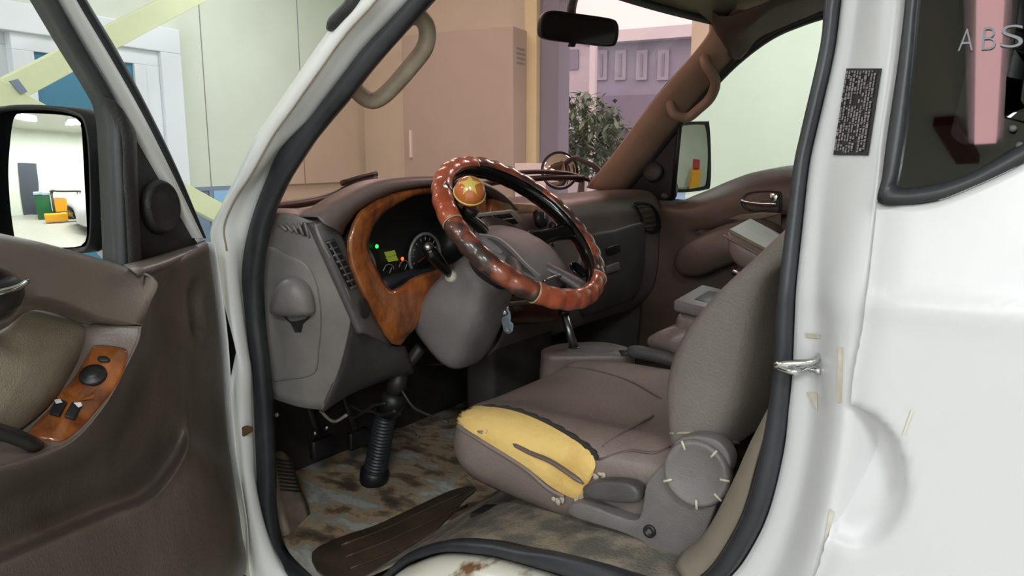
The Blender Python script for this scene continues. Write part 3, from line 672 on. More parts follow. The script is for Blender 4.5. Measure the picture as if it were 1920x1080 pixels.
# --- lower trim: from the armrest ridge down, with the map pocket
R_ = [(268,517),(268,560),(268,604),(259,640),(235,689),(199,755),(144,821),(90,851),(0,881),(-90,895)]
P_ = [(335,487),(335,560),(340,640),(345,730),(352,800),(346,851),(289,930),(200,968),(0,1053),(-100,1085)]
F_ = [(390,456),(402,540),(414,640),(421,740),(430,840),(440,910),(452,990),(454,1085),(300,1160),(-100,1200)]
wR = [.105,.112,.118,.12,.12,.12,.12,.12,.12,.12]
wP = [.062,.05,.05,.052,.058,.098,.102,.10,.10,.10]
wF = [.03,.02,.018,.018,.018,.02,.02,.03,.06,.09]
def mixp(a, b, t): return (a[0] + (b[0] - a[0]) * t, a[1] + (b[1] - a[1]) * t)
rows = []
rows.append([D(*R_[i], wR[i] - .02) for i in range(10)])
rows[-1] = [D(R_[i][0] - 4, R_[i][1] - 3, wR[i] - .012) for i in range(10)]
rows.append([D(*R_[i], wR[i]) for i in range(10)])
rows.append([D(*mixp(R_[i], P_[i], .09), wR[i] - .012) for i in range(10)])
rows.append([D(*mixp(R_[i], P_[i], .30), [.085,.07,.066,.064,.062,.06,.06,.06,.06,.06][i]) for i in range(10)])
rows.append([D(*mixp(R_[i], P_[i], .62), [.07,.055,.055,.055,.054,.052,.05,.05,.05,.05][i]) for i in range(10)])
rows.append([D(*mixp(R_[i], P_[i], .90), [.064,.05,.05,.052,.055,.056,.056,.056,.056,.056][i]) for i in range(10)])
rows.append([D(*P_[i], wP[i]) for i in range(10)])
rows.append([D(*mixp(P_[i], F_[i], .10), [.06,.048,.05,.05,.056,.098,.105,.104,.104,.104][i]) for i in range(10)])
rows.append([D(*mixp(P_[i], F_[i], .55), [.052,.042,.044,.044,.052,.095,.108,.112,.115,.115][i]) for i in range(10)])
rows.append([D(*mixp(P_[i], F_[i], .93), [.04,.03,.03,.03,.035,.06,.08,.09,.11,.12][i]) for i in range(10)])
rows.append([D(*F_[i], wF[i]) for i in range(10)])
lt = smooth_rows(rows, 5)
# pressed scoop by the hinge edge
c1 = D(371, 585, .045)
for r in lt:
    for k, p in enumerate(r):
        q = p - c1; s_ = q.dot(DU); e = (s_ / .026) ** 2 + (q.z / .055) ** 2
        if e < 1: r[k] = p - DN * .034 * (1 - e * e) * (1 if q.z > -.03 else .4)
ltb = bvh_of(lt)
loft('lower_trim', lt, M['brown_scuff'], dd, solid=.003)
# --- upper trim band between the belt and the pull recess
L0 = [(-100,415),(0,438),(60,451),(120,467),(180,484),(225,497),(268,517)]
L1 = [(-100,590),(0,560),(54,556),(100,560),(144,574),(199,595),(264,611)]
r0 = [D(*p, w) for p, w in zip(L0, [.05,.05,.05,.05,.05,.055,.10])]; r1 = [D(*p, w) for p, w in zip(L1, [.1,.1,.1,.1,.1,.105,.117])]
rows = [[p - DN * .02 + V((0, 0, -.01)) for p in r0], r0, [a.lerp(b, .14) + DN * .022 for a, b in zip(r0, r1)], [a.lerp(b, .5) + DN * .014 for a, b in zip(r0, r1)], [a.lerp(b, .92) + DN * .003 for a, b in zip(r0, r1)], r1, [p - DN * .012 + V((0, 0, -.003)) for p in r1]]
L2 = [(-100,640),(0,620),(54,583),(105,588),(150,606),(190,612),(256,622)]
r2 = [D(*p, w) for p, w in zip(L2, [.06,.06,.06,.06,.062,.07,.108])]
rows.append([a.lerp(b, .6) - DN * .01 for a, b in zip(r1, r2)]); rows.append(r2)
ut = smooth_rows(rows, 4); utb = bvh_of(ut)
loft('upper_trim', ut, M['brown_trim'], dd, solid=.003)
# top cap at the front corner, in front of the quarter panel
rows = [[D(232,496,.05), D(300,478,.03), D(384,450,.005)], [D(250,506,.10), D(318,487,.07), D(388,455,.02)], [D(268,518,.104), D(335,490,.062), D(390,459,.03)]]
loft('corner_cap', smooth_rows(rows, 3), M['brown_trim'], dd, solid=.003)
# --- fabric insert
fo = [(-90,640),(0,626),(36,592),(61,583),(111,595),(150,607),(162,622),(150,666),(119,724),(89,763),(36,807),(-20,832),(-90,850)]
ce = D(30, 700, .062)
fr0 = cr([D(*p, .056) for p in fo], 4, True); fr1 = [p.lerp(ce, .10) + DN * .008 for p in fr0]; fr2 = [p.lerp(ce, .55) + DN * .013 for p in fr0]; fr3 = [p.lerp(ce, .97) + DN * .014 for p in fr0]
loft('fabric_insert', [fr0, fr1, fr2, fr3], M['fabric'], dd, cu=True)
# --- armrest: surface from the fabric to the ridge
Ri = [(264,612),(259,640),(235,689),(199,755),(144,821),(90,851),(0,881),(-90,895)]
Ii = [(172,607),(163,630),(148,676),(118,732),(85,775),(36,815),(-20,842),(-90,858)]
ra_ = [D(*p, .12) for p in Ri]; ia = [D(*p, .066) for p in Ii]
rows = [[p - DN * .02 for p in ia], ia, [a.lerp(b, .22) + DN * .006 for a, b in zip(ia, ra_)], [a.lerp(b, .6) + DN * .006 for a, b in zip(ia, ra_)], [a.lerp(b, .92) + DN * .004 for a, b in zip(ia, ra_)], ra_, [p - DN * .012 for p in ra_]]
ar = smooth_rows(rows, 4); arb = bvh_of(ar)
loft('armrest', ar, M['brown_trim'], dd, solid=.003)
# wood switch plate
wo_ = [(53,813),(94,768),(111,741),(139,710),(167,663),(183,649),(231,654),(239,668),(231,699),(206,741),(167,788),(133,818),(111,829),(78,825)]
WP = [hit(arb, *p, 0)[0] for p in wo_]
WNn = hit(arb, 150, 745)[1]
cn = sum(WP, V()) / len(WP)
wl = cr(WP, 4, True)
plt = loft('switch_plate', [[p - WNn * .004 for p in wl], [p + WNn * .002 for p in wl], [p.lerp(cn, .06) + WNn * .0035 for p in wl], [p.lerp(cn, .5) + WNn * .0035 for p in wl], [p.lerp(cn, .97) + WNn * .0035 for p in wl]], M['wood'], dd, cu=True, cap=True)
plb = BVHTree.FromPolygons([p + WNn * .0035 for p in wl] + [cn + WNn * .0035], [(i, (i + 1) % len(wl), len(wl)) for i in range(len(wl))])
def on_plate(px, py, l=0.0): return hit(plb, px, py, l)
# recess step across the plate
P = [on_plate(*p, .0006)[0] for p in ((117,737),(128,729),(180,738),(175,748),(150,752),(121,747))]
prism('finger_recess', P, WNn * .0006, mat('recessed_wood', srgb(132, 72, 30), .3, coat=.5, var=.2, vscale=25), plt, smooth=False)
# mirror joystick
c = on_plate(174, 703)[0]; rr_ = (on_plate(200, 697)[0] - on_plate(148, 709)[0]).length / 2
lathe('mirror_switch', [(rr_, -.003), (rr_, .0015), (rr_ * .93, .003), (rr_ * .7, .003), (rr_ * .6, .006), (rr_ * .35, .0075), (.001, .0078)], c, WNn, M['black'], plt, 28)
P = [on_plate(*p, .0)[0] for p in ((182,676),(186,670),(200,670),(208,676),(205,681),(190,681))]
prism('selector_switch', P, WNn * .004, M['black'], plt, bev=.0015)
for q, tip in (([(93,779),(109,750),(127,757),(112,784)], [(107,757),(118,756),(121,762),(110,765)]), ([(121,785),(137,757),(155,762),(141,790)], [(138,762),(148,760),(151,766),(141,769)])):
    P = [on_plate(*p)[0] for p in q]
    so = prism('window_switch', P, WNn * .006, M['black'], plt, bev=.0015)
    P = [on_plate(*p, .0065)[0] for p in tip]; prism('switch_mark', P, WNn * .0006, mat('white_switch_print', srgb(225, 228, 232), .5), so, smooth=False)
# black grab strap at the frame edge
tube('pull_strap', cr([D(-60,808,.10), D(-20,806,.115), D(20,816,.12), D(50,828,.118), D(68,837,.10)], 5), .0085, M['black'], dd, n=10)
# inner door handle in an oval bowl
hb = [D(-15 + 58 * math.cos(a), 553 + 56 * math.sin(a), .112) for a in [6.283 * k / 28 for k in range(28)]]; hc = D(-15, 553, .105)
loft('handle_bezel', [[p - DN * .01 for p in hb], [p + DN * .003 for p in hb], [p.lerp(hc, .12) + DN * .004 for p in hb], [p.lerp(hc, .2) - DN * .012 for p in hb], [p.lerp(hc, .9) - DN * .02 for p in hb]], M['brown_trim'], dd, cu=True)
P = cr([D(-60,567,.118), D(-20,562,.123), D(15,552,.123), D(37,538,.112)], 5); tube('handle_lever', P, [.010] * (len(P) - 3) + [.009, .007, .004], M['black'], dd, n=10, flat=1.8, up=(0, 0, 1))
tube('lever_trim', [p + DN * .012 + V((0, 0, .008)) for p in P[:-1]], .0035, M['chrome'], dd, n=6)
# --- painted outer shell with window opening edge
H2 = lambda s, z, w: DH + DU * s + DN * w + V((0, 0, z))
rows = []
for s in (.005, .05, .3, .7, 1.1):
    rows.append([H2(s, z, -.005 - .10 * max(0, .7 - z) * 0 + .0) for z in (1.185 + (.12 * max(0, s - .2)), 1.0, .8, .6, .42)])
loft('outer_panel', rows, M['white'], dd, solid=.004)
ef = [D(*p, .012) for p in F_[:8]]
loft('door_edge', [cr(r, 4) for r in ([p + DN * .012 for p in ef], [p + DU * -.014 for p in ef], [p - DN * .02 - DU * .01 for p in ef])], M['white_dirty'], dd, solid=.003)
tube('edge_seal', cr([D(p[0] + 3, p[1], 0) for p in F_[:8]], 4), .008, M['rubber'], dd, n=8)
# --- window frame: slanting front post with its rubbers, upright quarter post, black quarter panel
def strip(name, a, b, w0, w1, m, th=.014, n=4):
    ra, rb = cr([D(*p, w0) for p in a], n), cr([D(*p, w1) for p in b], n)
    mid_ = [x.lerp(y, .5) + DN * th for x, y in zip(ra, rb)]
    bk_ = [x.lerp(y, .5) - DN * .03 for x, y in zip(ra, rb)]
    return loft(name, [ra, [x.lerp(y, .15) + DN * th * .8 for x, y in zip(ra, rb)], mid_, [x.lerp(y, .85) + DN * th * .8 for x, y in zip(ra, rb)], rb, bk_], m, dd, cv=True)
strip('frame_post', [(55,-90),(103,0),(172,118),(238,232),(299,338),(360,446)], [(87,-90),(133,0),(196,104),(258,212),(313,322),(372,446)], .02, .02, M['white_dirty'])
strip('frame_rubber', [(36,-90),(87,0),(140,95),(182,165),(207,214),(214,300),(222,496)], [(55,-90),(104,0),(160,95),(202,165),(218,210),(225,300),(233,496)], .03, .03, M['rubber'], .01)
strip('frame_rubber', [(88,-90),(134,0),(197,104),(259,212),(314,322),(372,446)], [(110,-90),(155,0),(214,98),(270,203),(326,318),(379,447)], -.005, -.005, M['rubber'], .012)
strip('quarter_post', [(196,180),(212,216),(220,260),(224,350),(229,420),(234,497)], [(238,232),(246,245),(250,262),(252,350),(255,420),(258,490)], .035, .03, M['black_tex'], .012)
q_ = [D(*p, .02) for p in ((240,238),(258,245),(300,330),(366,446),(374,458),(310,488),(240,512),(244,360))]
prism('quarter_panel', q_, -DN * .03, M['black_tex'], dd, bev=.004)
c = D(297, 388, .022); rad = (D(326, 388, .022) - D(268, 388, .022)).length / 2
lathe('tweeter_cover', [(rad * 1.12, -.004), (rad * 1.08, .006), (rad, .013), (rad * .92, .0135), (rad * .86, .0115), (rad * .4, .0125), (.001, .0125)], c, (DN + V((0, 0, .05))), M['black_tex'], dd, 36)
# the frame goes on over the window, above the picture, and down to the lock side
tube('frame_top', cr([D(72,-90,.01), H2(.46,1.70,.012), H2(.58,1.80,.03), H2(.8,1.83,.04), H2(1.04,1.82,.04), H2(1.09,1.74,.03), H2(1.09,1.5,.01), H2(1.09,1.29,0)], 5), .022, M['white_dirty'], dd, n=10)
# --- door mirror on the outside
mcen = V((1.42, 1.085, 1.31))
MN = (DU * .93 + DN * .22 + V((0, 0, .015))).normalized()
def Mp(px, py, o=0.0): return pl(px, py, mcen + MN * o, MN)
ho = [(-22,320),(-20,215),(6,199),(60,196),(110,200),(140,208),(158,222),(167,260),(171,330),(172,420),(166,462),(145,476),(60,478),(-10,470),(-22,430)]
gi = [(14,330),(16,270),(20,226),(28,213),(60,212),(111,215),(138,221),(148,236),(153,280),(157,340),(160,430),(154,456),(135,464),(80,464),(30,458),(20,420)]
o_ = cr([Mp(*p) for p in ho], 4, True); g_ = resample(cr([Mp(*p, -.006) for p in gi], 4, True), len(o_))
oc = sum(o_, V()) / len(o_)
bkd = (-MN * .86 + DN * .45).normalized()
go = [oc + (p - oc) * .93 for p in o_]
mir = loft('mirror_housing', [[p.lerp(oc, .07) - MN * .012 for p in o_], [p.lerp(oc, .035) + MN * .002 for p in o_], o_, [p.lerp(oc, .0) + bkd * .05 for p in o_], [p.lerp(oc, .12) + bkd * .085 for p in o_], [p.lerp(oc, .4) + bkd * .115 for p in o_], [p.lerp(oc, .9) + bkd * .125 for p in o_]], M['black'], dd, cu=True)
# slightly convex glass
gc = sum(g_, V()) / len(g_); RC = 1.0
mrows = []
for k in range(9):
    t = 1 - k / 8 * .999; ring_ = []
    for p in g_:
        q = gc + (p - gc) * t; ring_.append(q + MN * (((p - gc).length ** 2 * (0) + (.15 ** 2 - (q - gc).length ** 2) / (2 * RC)) - .012))
    mrows.append(ring_)
loft('mirror_glass', mrows, M['mirror'], mir, cu=True)
# mirror foot towards the quarter panel
ft = [D(207,300,-.01), D(207,470,-.01)]
rows = [[Mp(150,300,-.05), Mp(158,380,-.04), Mp(150,455,-.05)], [Mp(176,270,-.12), Mp(182,370,-.10), Mp(176,470,-.11)], [D(206,305,-.02), D(212,380,.0), D(206,492,-.02)], [D(250,330,-.03), D(250,400,-.03), D(250,480,-.03)]]
loft('mirror_arm', smooth_rows(rows, 4), M['black_gloss'], mir, solid=.006)
c = D(199, 411, -.012); lathe('mirror_bolt', [(.006, -.004), (.006, .004), (.003, .006), (.001, .006)], c, (-.5, .8, .2), M['chrome'], mir, 12)
# ================================================================ PASSENGER'S DOOR (closed, far side)
pd = empty('passenger_door', (.75, -.82, .45), "closed passenger's door on the far side with brown trim and chrome handle", 'van door')
def Q(px, py, y): return Yp(px, py, y)
top = [(1166,364),(1200,372),(1236,377),(1272,378),(1305,366),(1333,355),(1370,339),(1407,326),(1450,317),(1490,311),(1560,306)]
yt = [-.75] * 11
md1 = [(1172,380),(1205,388),(1240,395),(1274,396),(1310,390),(1340,380),(1380,366),(1415,356),(1455,350),(1490,348),(1560,346)]
md2 = [(1190,430),(1222,450),(1255,450),(1285,428),(1318,428),(1345,424),(1385,412),(1420,404),(1460,400),(1490,400),(1560,400)]
md3 = [(1195,500),(1225,505),(1258,500),(1292,455),(1325,440),(1350,432),(1390,420),(1420,412),(1460,410),(1490,410),(1560,410)]
md4 = [(1200,580),(1230,580),(1265,570),(1300,540),(1330,520),(1355,510),(1390,500),(1430,500),(1460,500),(1490,500),(1560,500)]
md5 = [(1190,680),(1225,680),(1265,680),(1300,680),(1330,680),(1355,680),(1390,680),(1430,680),(1460,680),(1490,680),(1560,680)]
Ys = [[-.765]*11, [-.735,-.735,-.73,-.715,-.71,-.705,-.70,-.70,-.70,-.70,-.70], [-.735,-.735,-.73,-.715,-.705,-.70,-.70,-.70,-.70,-.70,-.70], [-.735,-.735,-.735,-.72,-.745,-.75,-.75,-.75,-.75,-.75,-.75], [-.735]*11, [-.735]*11]
rows = [[Q(p[0], p[1], y) for p, y in zip(L, yy_)] for L, yy_ in zip((top, md1, md2, md3, md4, md5), Ys)]
rows = [[p + V((0, -.03, -.005)) for p in rows[0]]] + rows
pr = smooth_rows(rows, 4); prb = bvh_of(pr)
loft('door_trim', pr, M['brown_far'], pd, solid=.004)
loft('outer_panel', [[V((x, -tumble(z), z)) for z in (1.2, .9, .6, .42)] for x in (1.32, .9, .5, .14)], M['white'], pd, solid=-.004)
# fabric strip and rounded armrest
P = [hit(prb, *p, .001)[0] for p in ((1305,436),(1330,420),(1385,403),(1440,396),(1465,400),(1465,425),(1400,425),(1340,440))]
prism('fabric_insert', P, V((0, .004, 0)), M['fabric'], pd, smooth=False)
ao = [(1266,492),(1272,470),(1295,450),(1330,432),(1368,418),(1420,410),(1460,430),(1440,470),(1385,490),(1352,503),(1315,517),(1285,516),(1270,506)]
a0 = cr([Q(*p, -.69) for p in ao], 4, True); ac = sum(a0, V()) / len(a0)
loft('armrest', [[p.lerp(ac, .02) + V((0, -.06, 0)) for p in a0], a0, [p.lerp(ac, .06) + V((0, .03, 0)) for p in a0], [p.lerp(ac, .25) + V((0, .05, 0)) for p in a0], [p.lerp(ac, .95) + V((0, .056, 0)) for p in a0]], M['leather_dark'], pd, cu=True)
# chrome handle in its bowl
bo_ = [(1390,378),(1397,364),(1420,358),(1455,358),(1466,364),(1466,392),(1458,398),(1410,396),(1394,388)]
b0 = cr([hit(prb, *p, .0)[0] for p in bo_], 4, True); bc = sum(b0, V()) / len(b0)
loft('handle_bowl', [b0, [p + V((0, .006, 0)) for p in b0], [p.lerp(bc, .1) + V((0, .006, 0)) for p in b0], [p.lerp(bc, .2) + V((0, -.003, 0)) for p in b0], [p.lerp(bc, .95) + V((0, .0, 0)) for p in b0]], M['black'], pd, cu=True)
tube('handle_lever', cr([hit(prb, *p, .012)[0] for p in ((1391,376),(1405,379),(1430,381),(1458,381))], 4), [.002] + [.0065] * 12, M['chrome'], pd, n=8)
P = [hit(prb, *p, .008)[0] for p in ((1446,363),(1458,363),(1461,368),(1458,377),(1446,377))]; prism('lock_tab', P, V((0, .006, 0)), M['chrome'], pd, bev=.0015)
# quarter panel, tweeter cap, window post
q_ = [Rr(*p, .03) for p in ((1166,364),(1225,294),(1276,224),(1262,366),(1240,378),(1205,374))]
prism('quarter_panel', q_, V((0, -.02, 0)), M['black_tex'], pd, bev=.003)
c = Rr(1225, 322, .02); rad = (Rr(1242, 322, .02) - Rr(1209, 322, .02)).length / 2
lathe('tweeter_cover', [(rad * 1.1, -.005), (rad * 1.05, .008), (rad * .9, .013), (.001, .014)], c, (-.1, 1, .2), M['black_tex'], pd, 28)
tube('quarter_post', [Rr(1276, 218, .03), Rr(1268, 300, .03), Rr(1262, 372, .03)], .009, M['black'], pd, n=8)
# its window glass
gl = [Rr(*p, .045) for p in ((1262,370),(1278,216),(1350,143),(1400,97),(1450,62),(1500,40),(1560,22),(1640,0),(1640,310),(1560,306),(1490,311),(1407,326),(1333,355))]
prism('window_glass', gl, V((0, -.003, 0)), glass('clear_side_glass', (.93, .95, .93)), pd, smooth=False)
# passenger door mirror
mc = V((1.13, -1.0, 1.30)); mn = V((-.93, .36, 0)).normalized()
def Mq(px, py, o=0.0): return pl(px, py, mc + mn * o, mn)
ho = [(1258,300),(1264,238),(1274,229),(1322,227),(1330,233),(1333,290),(1332,346),(1322,356),(1275,361),(1258,352)]
gi = [(1266,300),(1268,246),(1274,237),(1322,233),(1326,240),(1328,290),(1326,345),(1318,351),(1276,356),(1265,346)]
o_ = cr([Mq(*p) for p in ho], 4, True); g_ = resample(cr([Mq(*p, .001) for p in gi], 4, True), len(o_)); oc = sum(o_, V()) / len(o_)
mir = loft('mirror_housing', [[p.lerp(oc, .1) - mn * .005 for p in o_], [p.lerp(oc, .03) + mn * .003 for p in o_], o_, [p - mn * .05 for p in o_], [p.lerp(oc, .35) - mn * .1 for p in o_], [p.lerp(oc, .9) - mn * .11 for p in o_]], M['black'], pd, cu=True)
gc = sum(g_, V()) / len(g_); mrows = []
for k in range(7):
    t = 1 - k / 6 * .999; mrows.append([gc + (p - gc) * t + mn * ((.13 ** 2 - ((p - gc) * t).length ** 2) / 2.0 - .007) for p in g_])
loft('mirror_glass', mrows, M['mirror'], mir, cu=True)
tube('mirror_arm', [Mq(1262, 350, -.03), Rr(1258, 366, .05), Rr(1240, 372, .03)], .02, M['black'], mir, n=10)
# ================================================================ DASHBOARD
da = empty('dashboard', (1.25, 0, .75), 'dusty grey-brown dashboard with wood-grain bezel across the cabin', 'dashboard')
def prof(y):
    k = max(0, abs(y) - .45)
    f = -.022 * (k / .25) ** 2 if y < 0 else 0
    return [V((wx(y) - .02, y, ws_base(y).z + .005)), V((wx(y) - .10, y, 1.212)), V((1.30 + f * .4, y, 1.232)), V((1.20 + f * .3, y, 1.236)), V((1.145 + f * .3, y, 1.225)), V((1.118 + f * .4, y, 1.185)), V((1.118 + f * .5, y, 1.13)), V((1.12 + f * .6, y, 1.05)), V((1.125 + f * .6, y, .95)), V((1.15 + f * .6, y, .87)), V((1.23 + f * .5, y, .80)), V((1.42, y, .76))]
ysd = [.13, .05, -.08, -.22, -.36, -.5, -.60, -.66, -.71, -.735]
rows = [[p for p in cr(prof(y), 4)] for y in ysd]
dsh = [list(r) for r in zip(*[cr(c, 3) for c in zip(*rows)])]
dshb = bvh_of(dsh)
loft('dash_body', dsh, M['brown_dash'], da, solid=.004)
# glovebox lid, standing a little proud, with its upper lip
gl = [(1100,442),(1150,430),(1200,416),(1206,430),(1204,500),(1190,552),(1140,575),(1095,590),(1080,560),(1085,480)]
gpx = [(p.x, p.y) for p in cr([V((a, b, 0)) for a, b in gl], 4, True)]; gmx, gmy = sum(p[0] for p in gpx) / len(gpx), sum(p[1] for p in gpx) / len(gpx)
def glid(t, l): return [hit(dshb, gmx + (q[0] - gmx) * t, gmy + (q[1] - gmy) * t, l)[0] for q in gpx]
loft('glovebox_lid', [glid(1, -.002), glid(1, .006), glid(.97, .010), glid(.9, .011), glid(.7, .011), glid(.4, .011), glid(.05, .011)], M['grey_dark'], da, cu=True)
for yy0, nm in ((458, 'glovebox_latch'), (492, 'glovebox_pull')):
    P = [hit(dshb, *p, .012)[0] for p in ((1128,yy0+6),(1152,yy0-2),(1154,yy0+12),(1130,yy0+20))]; prism(nm, P, V((-.008, .003, 0)), M['black'] if yy0 < 470 else M['grey'], da, bev=.002)
# right-hand vent at the end of the dash
vq = [hit(dshb, *p, .001)[0] for p in ((1188,382),(1212,380),(1228,395),(1234,425),(1222,437),(1204,430),(1199,405))]
vo = cr(vq, 4, True); vc = sum(vo, V()) / len(vo); vn = hit(dshb, 1212, 408)[1]
ve = loft('side_vent', [vo, [p + vn * .008 for p in vo], [p.lerp(vc, .12) + vn * .008 for p in vo], [p.lerp(vc, .18) - vn * .004 for p in vo], [p.lerp(vc, .95) - vn * .004 for p in vo]], M['black'], da, cu=True)
for i in range(5):
    t = i / 4; a = hit(dshb, 1194 + 10 * t, 390 + 36 * t, .006)[0]; b = hit(dshb, 1216 + 12 * t, 386 + 38 * t, .006)[0]; tube('slat', [a, b], .0022, M['grey_dark'], ve, n=6)
# ----- driver's side: hood over the instruments
arch = [(603,416),(617,404),(640,388),(665,373),(695,357),(724,347),(765,342),(812,340),(860,340),(895,344),(925,355),(950,372),(968,392)]
inn = [(640,440),(646,425),(656,410),(672,392),(703,375),(740,360),(772,353),(814,348),(858,347),(886,352),(908,362),(925,378),(935,398)]
lip = [Xp(*p, 1.128) for p in arch]; un_ = [Xp(*p, 1.15) for p in inn]
def wsb(p): y = max(-.7, min(.7, p.y)); return V((wx(y) - .03, y, max(ws_base(y).z, 1.18)))
rows = [un_, [a.lerp(b, .55) + V((-.006, 0, .0)) for a, b in zip(un_, lip)], [p + V((-.004, 0, -.003)) for p in lip], [p + V((.012, 0, .008)) for p in lip], [p + V((.06, 0, .006)) for p in lip], [p.lerp(wsb(p), .45) + V((0, 0, .004)) for p in lip], [wsb(p) for p in lip]]
rows = [cr(r, 4) for r in rows]
loft('instrument_hood', rows, M['brown_dash'], da, solid=.003)
# wood bezel round the instruments
cx_, cy_ = 785, 455
Wout = [(816,349),(772,354),(740,361),(703,376),(672,397),(660,420),(652,445),(650,468),(656,500),(668,530),(682,558),(697,586),(712,612),(727,640),(745,652),(762,640),(778,610),(800,600),(860,585),(920,560),(940,500),(940,440),(930,395),(908,362),(880,352),(848,348)]
Win = [(816,362),(780,366),(754,378),(722,397),(703,420),(694,442),(690,464),(697,484),(708,506),(718,526),(728,538),(738,547),(752,540),(767,533),(776,524),(795,515),(830,505),(870,490),(890,470),(896,440),(892,410),(880,385),(860,370),(840,364)]
def star(P, n=72):
    out = []
    for k in range(n):
        a = 2 * math.pi * k / n; dx, dy = math.cos(a), math.sin(a); best = None
        for i in range(len(P)):
            x1, y1 = P[i][0] - cx_, P[i][1] - cy_; x2, y2 = P[(i + 1) % len(P)][0] - cx_, P[(i + 1) % len(P)][1] - cy_
            ex, ey = x2 - x1, y2 - y1; det = dx * -ey + dy * ex
            if abs(det) < 1e-9: continue
            t = (x1 * -ey + y1 * ex) / det; u = (dx * y1 - dy * x1) / det
            if t > 0 and -1e-6 <= u <= 1 + 1e-6 and (best is None or t > best): best = t
        out.append((cx_ + dx * best, cy_ + dy * best))
    return out
so_, si_ = star(Wout), star(Win)
w0 = [Xp(*p, 1.165) for p in so_]; w1 = [Xp(*p, 1.142) for p in so_]; w2 = [Xp(*mixp(a, b, .5), 1.134) for a, b in zip(so_, si_)]; w3 = [Xp(*p, 1.146) for p in si_]
loft('wood_bezel', [w0, w1, [a.lerp(b, .4) + V((-.003, 0, 0)) for a, b in zip(w1, w2)], w2, [a.lerp(b, .7) + V((-.002, 0, 0)) for a, b in zip(w2, w3)], w3, [p + V((.012, 0, 0)) for p in w3]], M['wood'], da, cu=True)
# instrument binnacle: dark tunnel and gauge board behind it
ctr = Xp(cx_, cy_, 1.25); dk = [p + V((.10, 0, 0)) for p in w3]; dk = [p + (p - V((1.25, ctr.y, ctr.z))) * .25 for p in dk]
cl = loft('instrument_cluster', [[p + V((.006, 0, 0)) for p in w3], [a.lerp(b, .5) for a, b in zip(w3, dk)], dk, [p.lerp(V((1.25, ctr.y, ctr.z)), .5) for p in dk], [p.lerp(V((1.25, ctr.y, ctr.z)), .98) for p in dk]], M['black'], da, cu=True)
CXp = 1.238
def ring_at(c, r, t, a0, a1, m, nm, n=40):
    P = [c + V((0, -math.cos(a) * r, math.sin(a) * r)) for a in [math.radians(a0 + (a1 - a0) * k / n) for k in range(n + 1)]]
    return tube(nm, P, t, m, cl, n=6)
gcR = Xp(797, 480, CXp); gcL = Xp(664, 512, CXp)
r_g = (Xp(797, 442, CXp) - gcR).length * 1.1
for c, nm in ((gcR, 'speedometer_ring'), (gcL, 'tachometer_ring')):
    ring_at(c, r_g * (1 if c is gcR else 1.15), .0042, -70, 250, M['gauge_ring'], nm)
    lathe('gauge_face', [(r_g * .96, 0), (r_g * .96, .002), (.001, .002)], c + V((.003, 0, 0)), (-1, 0, 0), M['gauge_face'], cl, 40)
bm = bmesh.new()
for k in range(13):
    a = math.radians(-40 + k * 260 / 12); u = V((0, -math.cos(a), math.sin(a))); tube_bm([gcR + u * r_g * .72 + V((-.002, 0, 0)), gcR + u * r_g * .86 + V((-.002, 0, 0))], .0012, 4, bm=bm)
bm_obj('gauge_print', bm, M['gauge_ink'], cl)
tube('gauge_needle', [gcR + V((-.004, 0, 0)), gcR + V((-.004, .030, -.012))], [.0022, .0008], M['red'], cl, n=6)
for px, py in ((729, 509), (758, 502)):
    c = Xp(px, py, CXp); ring_at(c, .017, .0014, 10, 170, M['gauge_ring'], 'small_gauge_ring', 16); tube('gauge_needle', [c + V((-.002, 0, -.004)), c + V((-.002, -.008, .008))], .0012, M['gauge_ink'], cl, n=5)
for px, py, m_ in ((706, 462, 'led_green'), (754, 485, 'led_orange')):
    lathe('warning_light', [(.0045, 0), (.0045, .002), (.001, .003)], Xp(px, py, CXp), (-1, 0, 0), M[m_], cl, 12)
P = [Xp(*p, CXp) for p in ((720,473),(739,469),(742,478),(724,482))]; prism('odometer_display', P, V((-.002, 0, 0)), M['lcd'], cl, smooth=False)
P = [Xp(*p, CXp) for p in ((723,483),(742,479),(746,488),(728,491))]; prism('odometer_display', P, V((-.002, 0, 0)), M['lcd'], cl, smooth=False)
P = [Xp(*p, 1.18) for p in ((716,531),(728,524),(816,504),(822,512),(775,526),(766,534),(738,546))]; prism('cluster_ledge', P, V((.05, 0, 0)), mat('blue_black_plastic', srgb(44, 48, 56), .5), cl)
# strip with the tall air vent and the blank, left of the wood
ridge = [(590,417),(607,455),(630,506),(650,550),(673,602),(683,625)]
rx = [1.168,1.155,1.142,1.13,1.118,1.115]
wl_ = [(610,408),(640,440),(662,500),(686,560),(720,625),(736,650)]
rA = [Xp(*p, x) for p, x in zip(ridge, rx)]; rB = [Xp(*p, 1.152) for p in wl_]
rows = [cr(r, 4) for r in ([p + V((.01, .012, 0)) for p in rA], rA, [a.lerp(b, .25) + V((-.004, 0, 0)) for a, b in zip(rA, rB)], [a.lerp(b, .8) + V((-.006, 0, 0)) for a, b in zip(rA, rB)], rB, [p + V((.02, -.004, 0)) for p in rB])]
vsb = bvh_of(rows); loft('vent_strip', rows, M['grey_dark'], da, solid=.003)
vq = [(612,450),(622,450),(667,538),(658,545)]
vq = [(610,452),(626,448),(640,474),(654,502),(668,538),(654,543),(640,515),(624,482)]
vo = [hit(vsb, *p, .0006)[0] for p in vq]; vn = hit(vsb, 640, 495)[1]
ve = prism('side_vent', vo, vn * .0015, M['black'], da, smooth=False)
for i in range(8):
    t = i / 7; a = hit(vsb, 611 + 44 * t, 455 + 86 * t, .003)[0]; b = hit(vsb, 626 + 42 * t, 451 + 85 * t, .003)[0]
    tube('slat', [a, b], .0026, M['grey_dark'], ve, n=6)
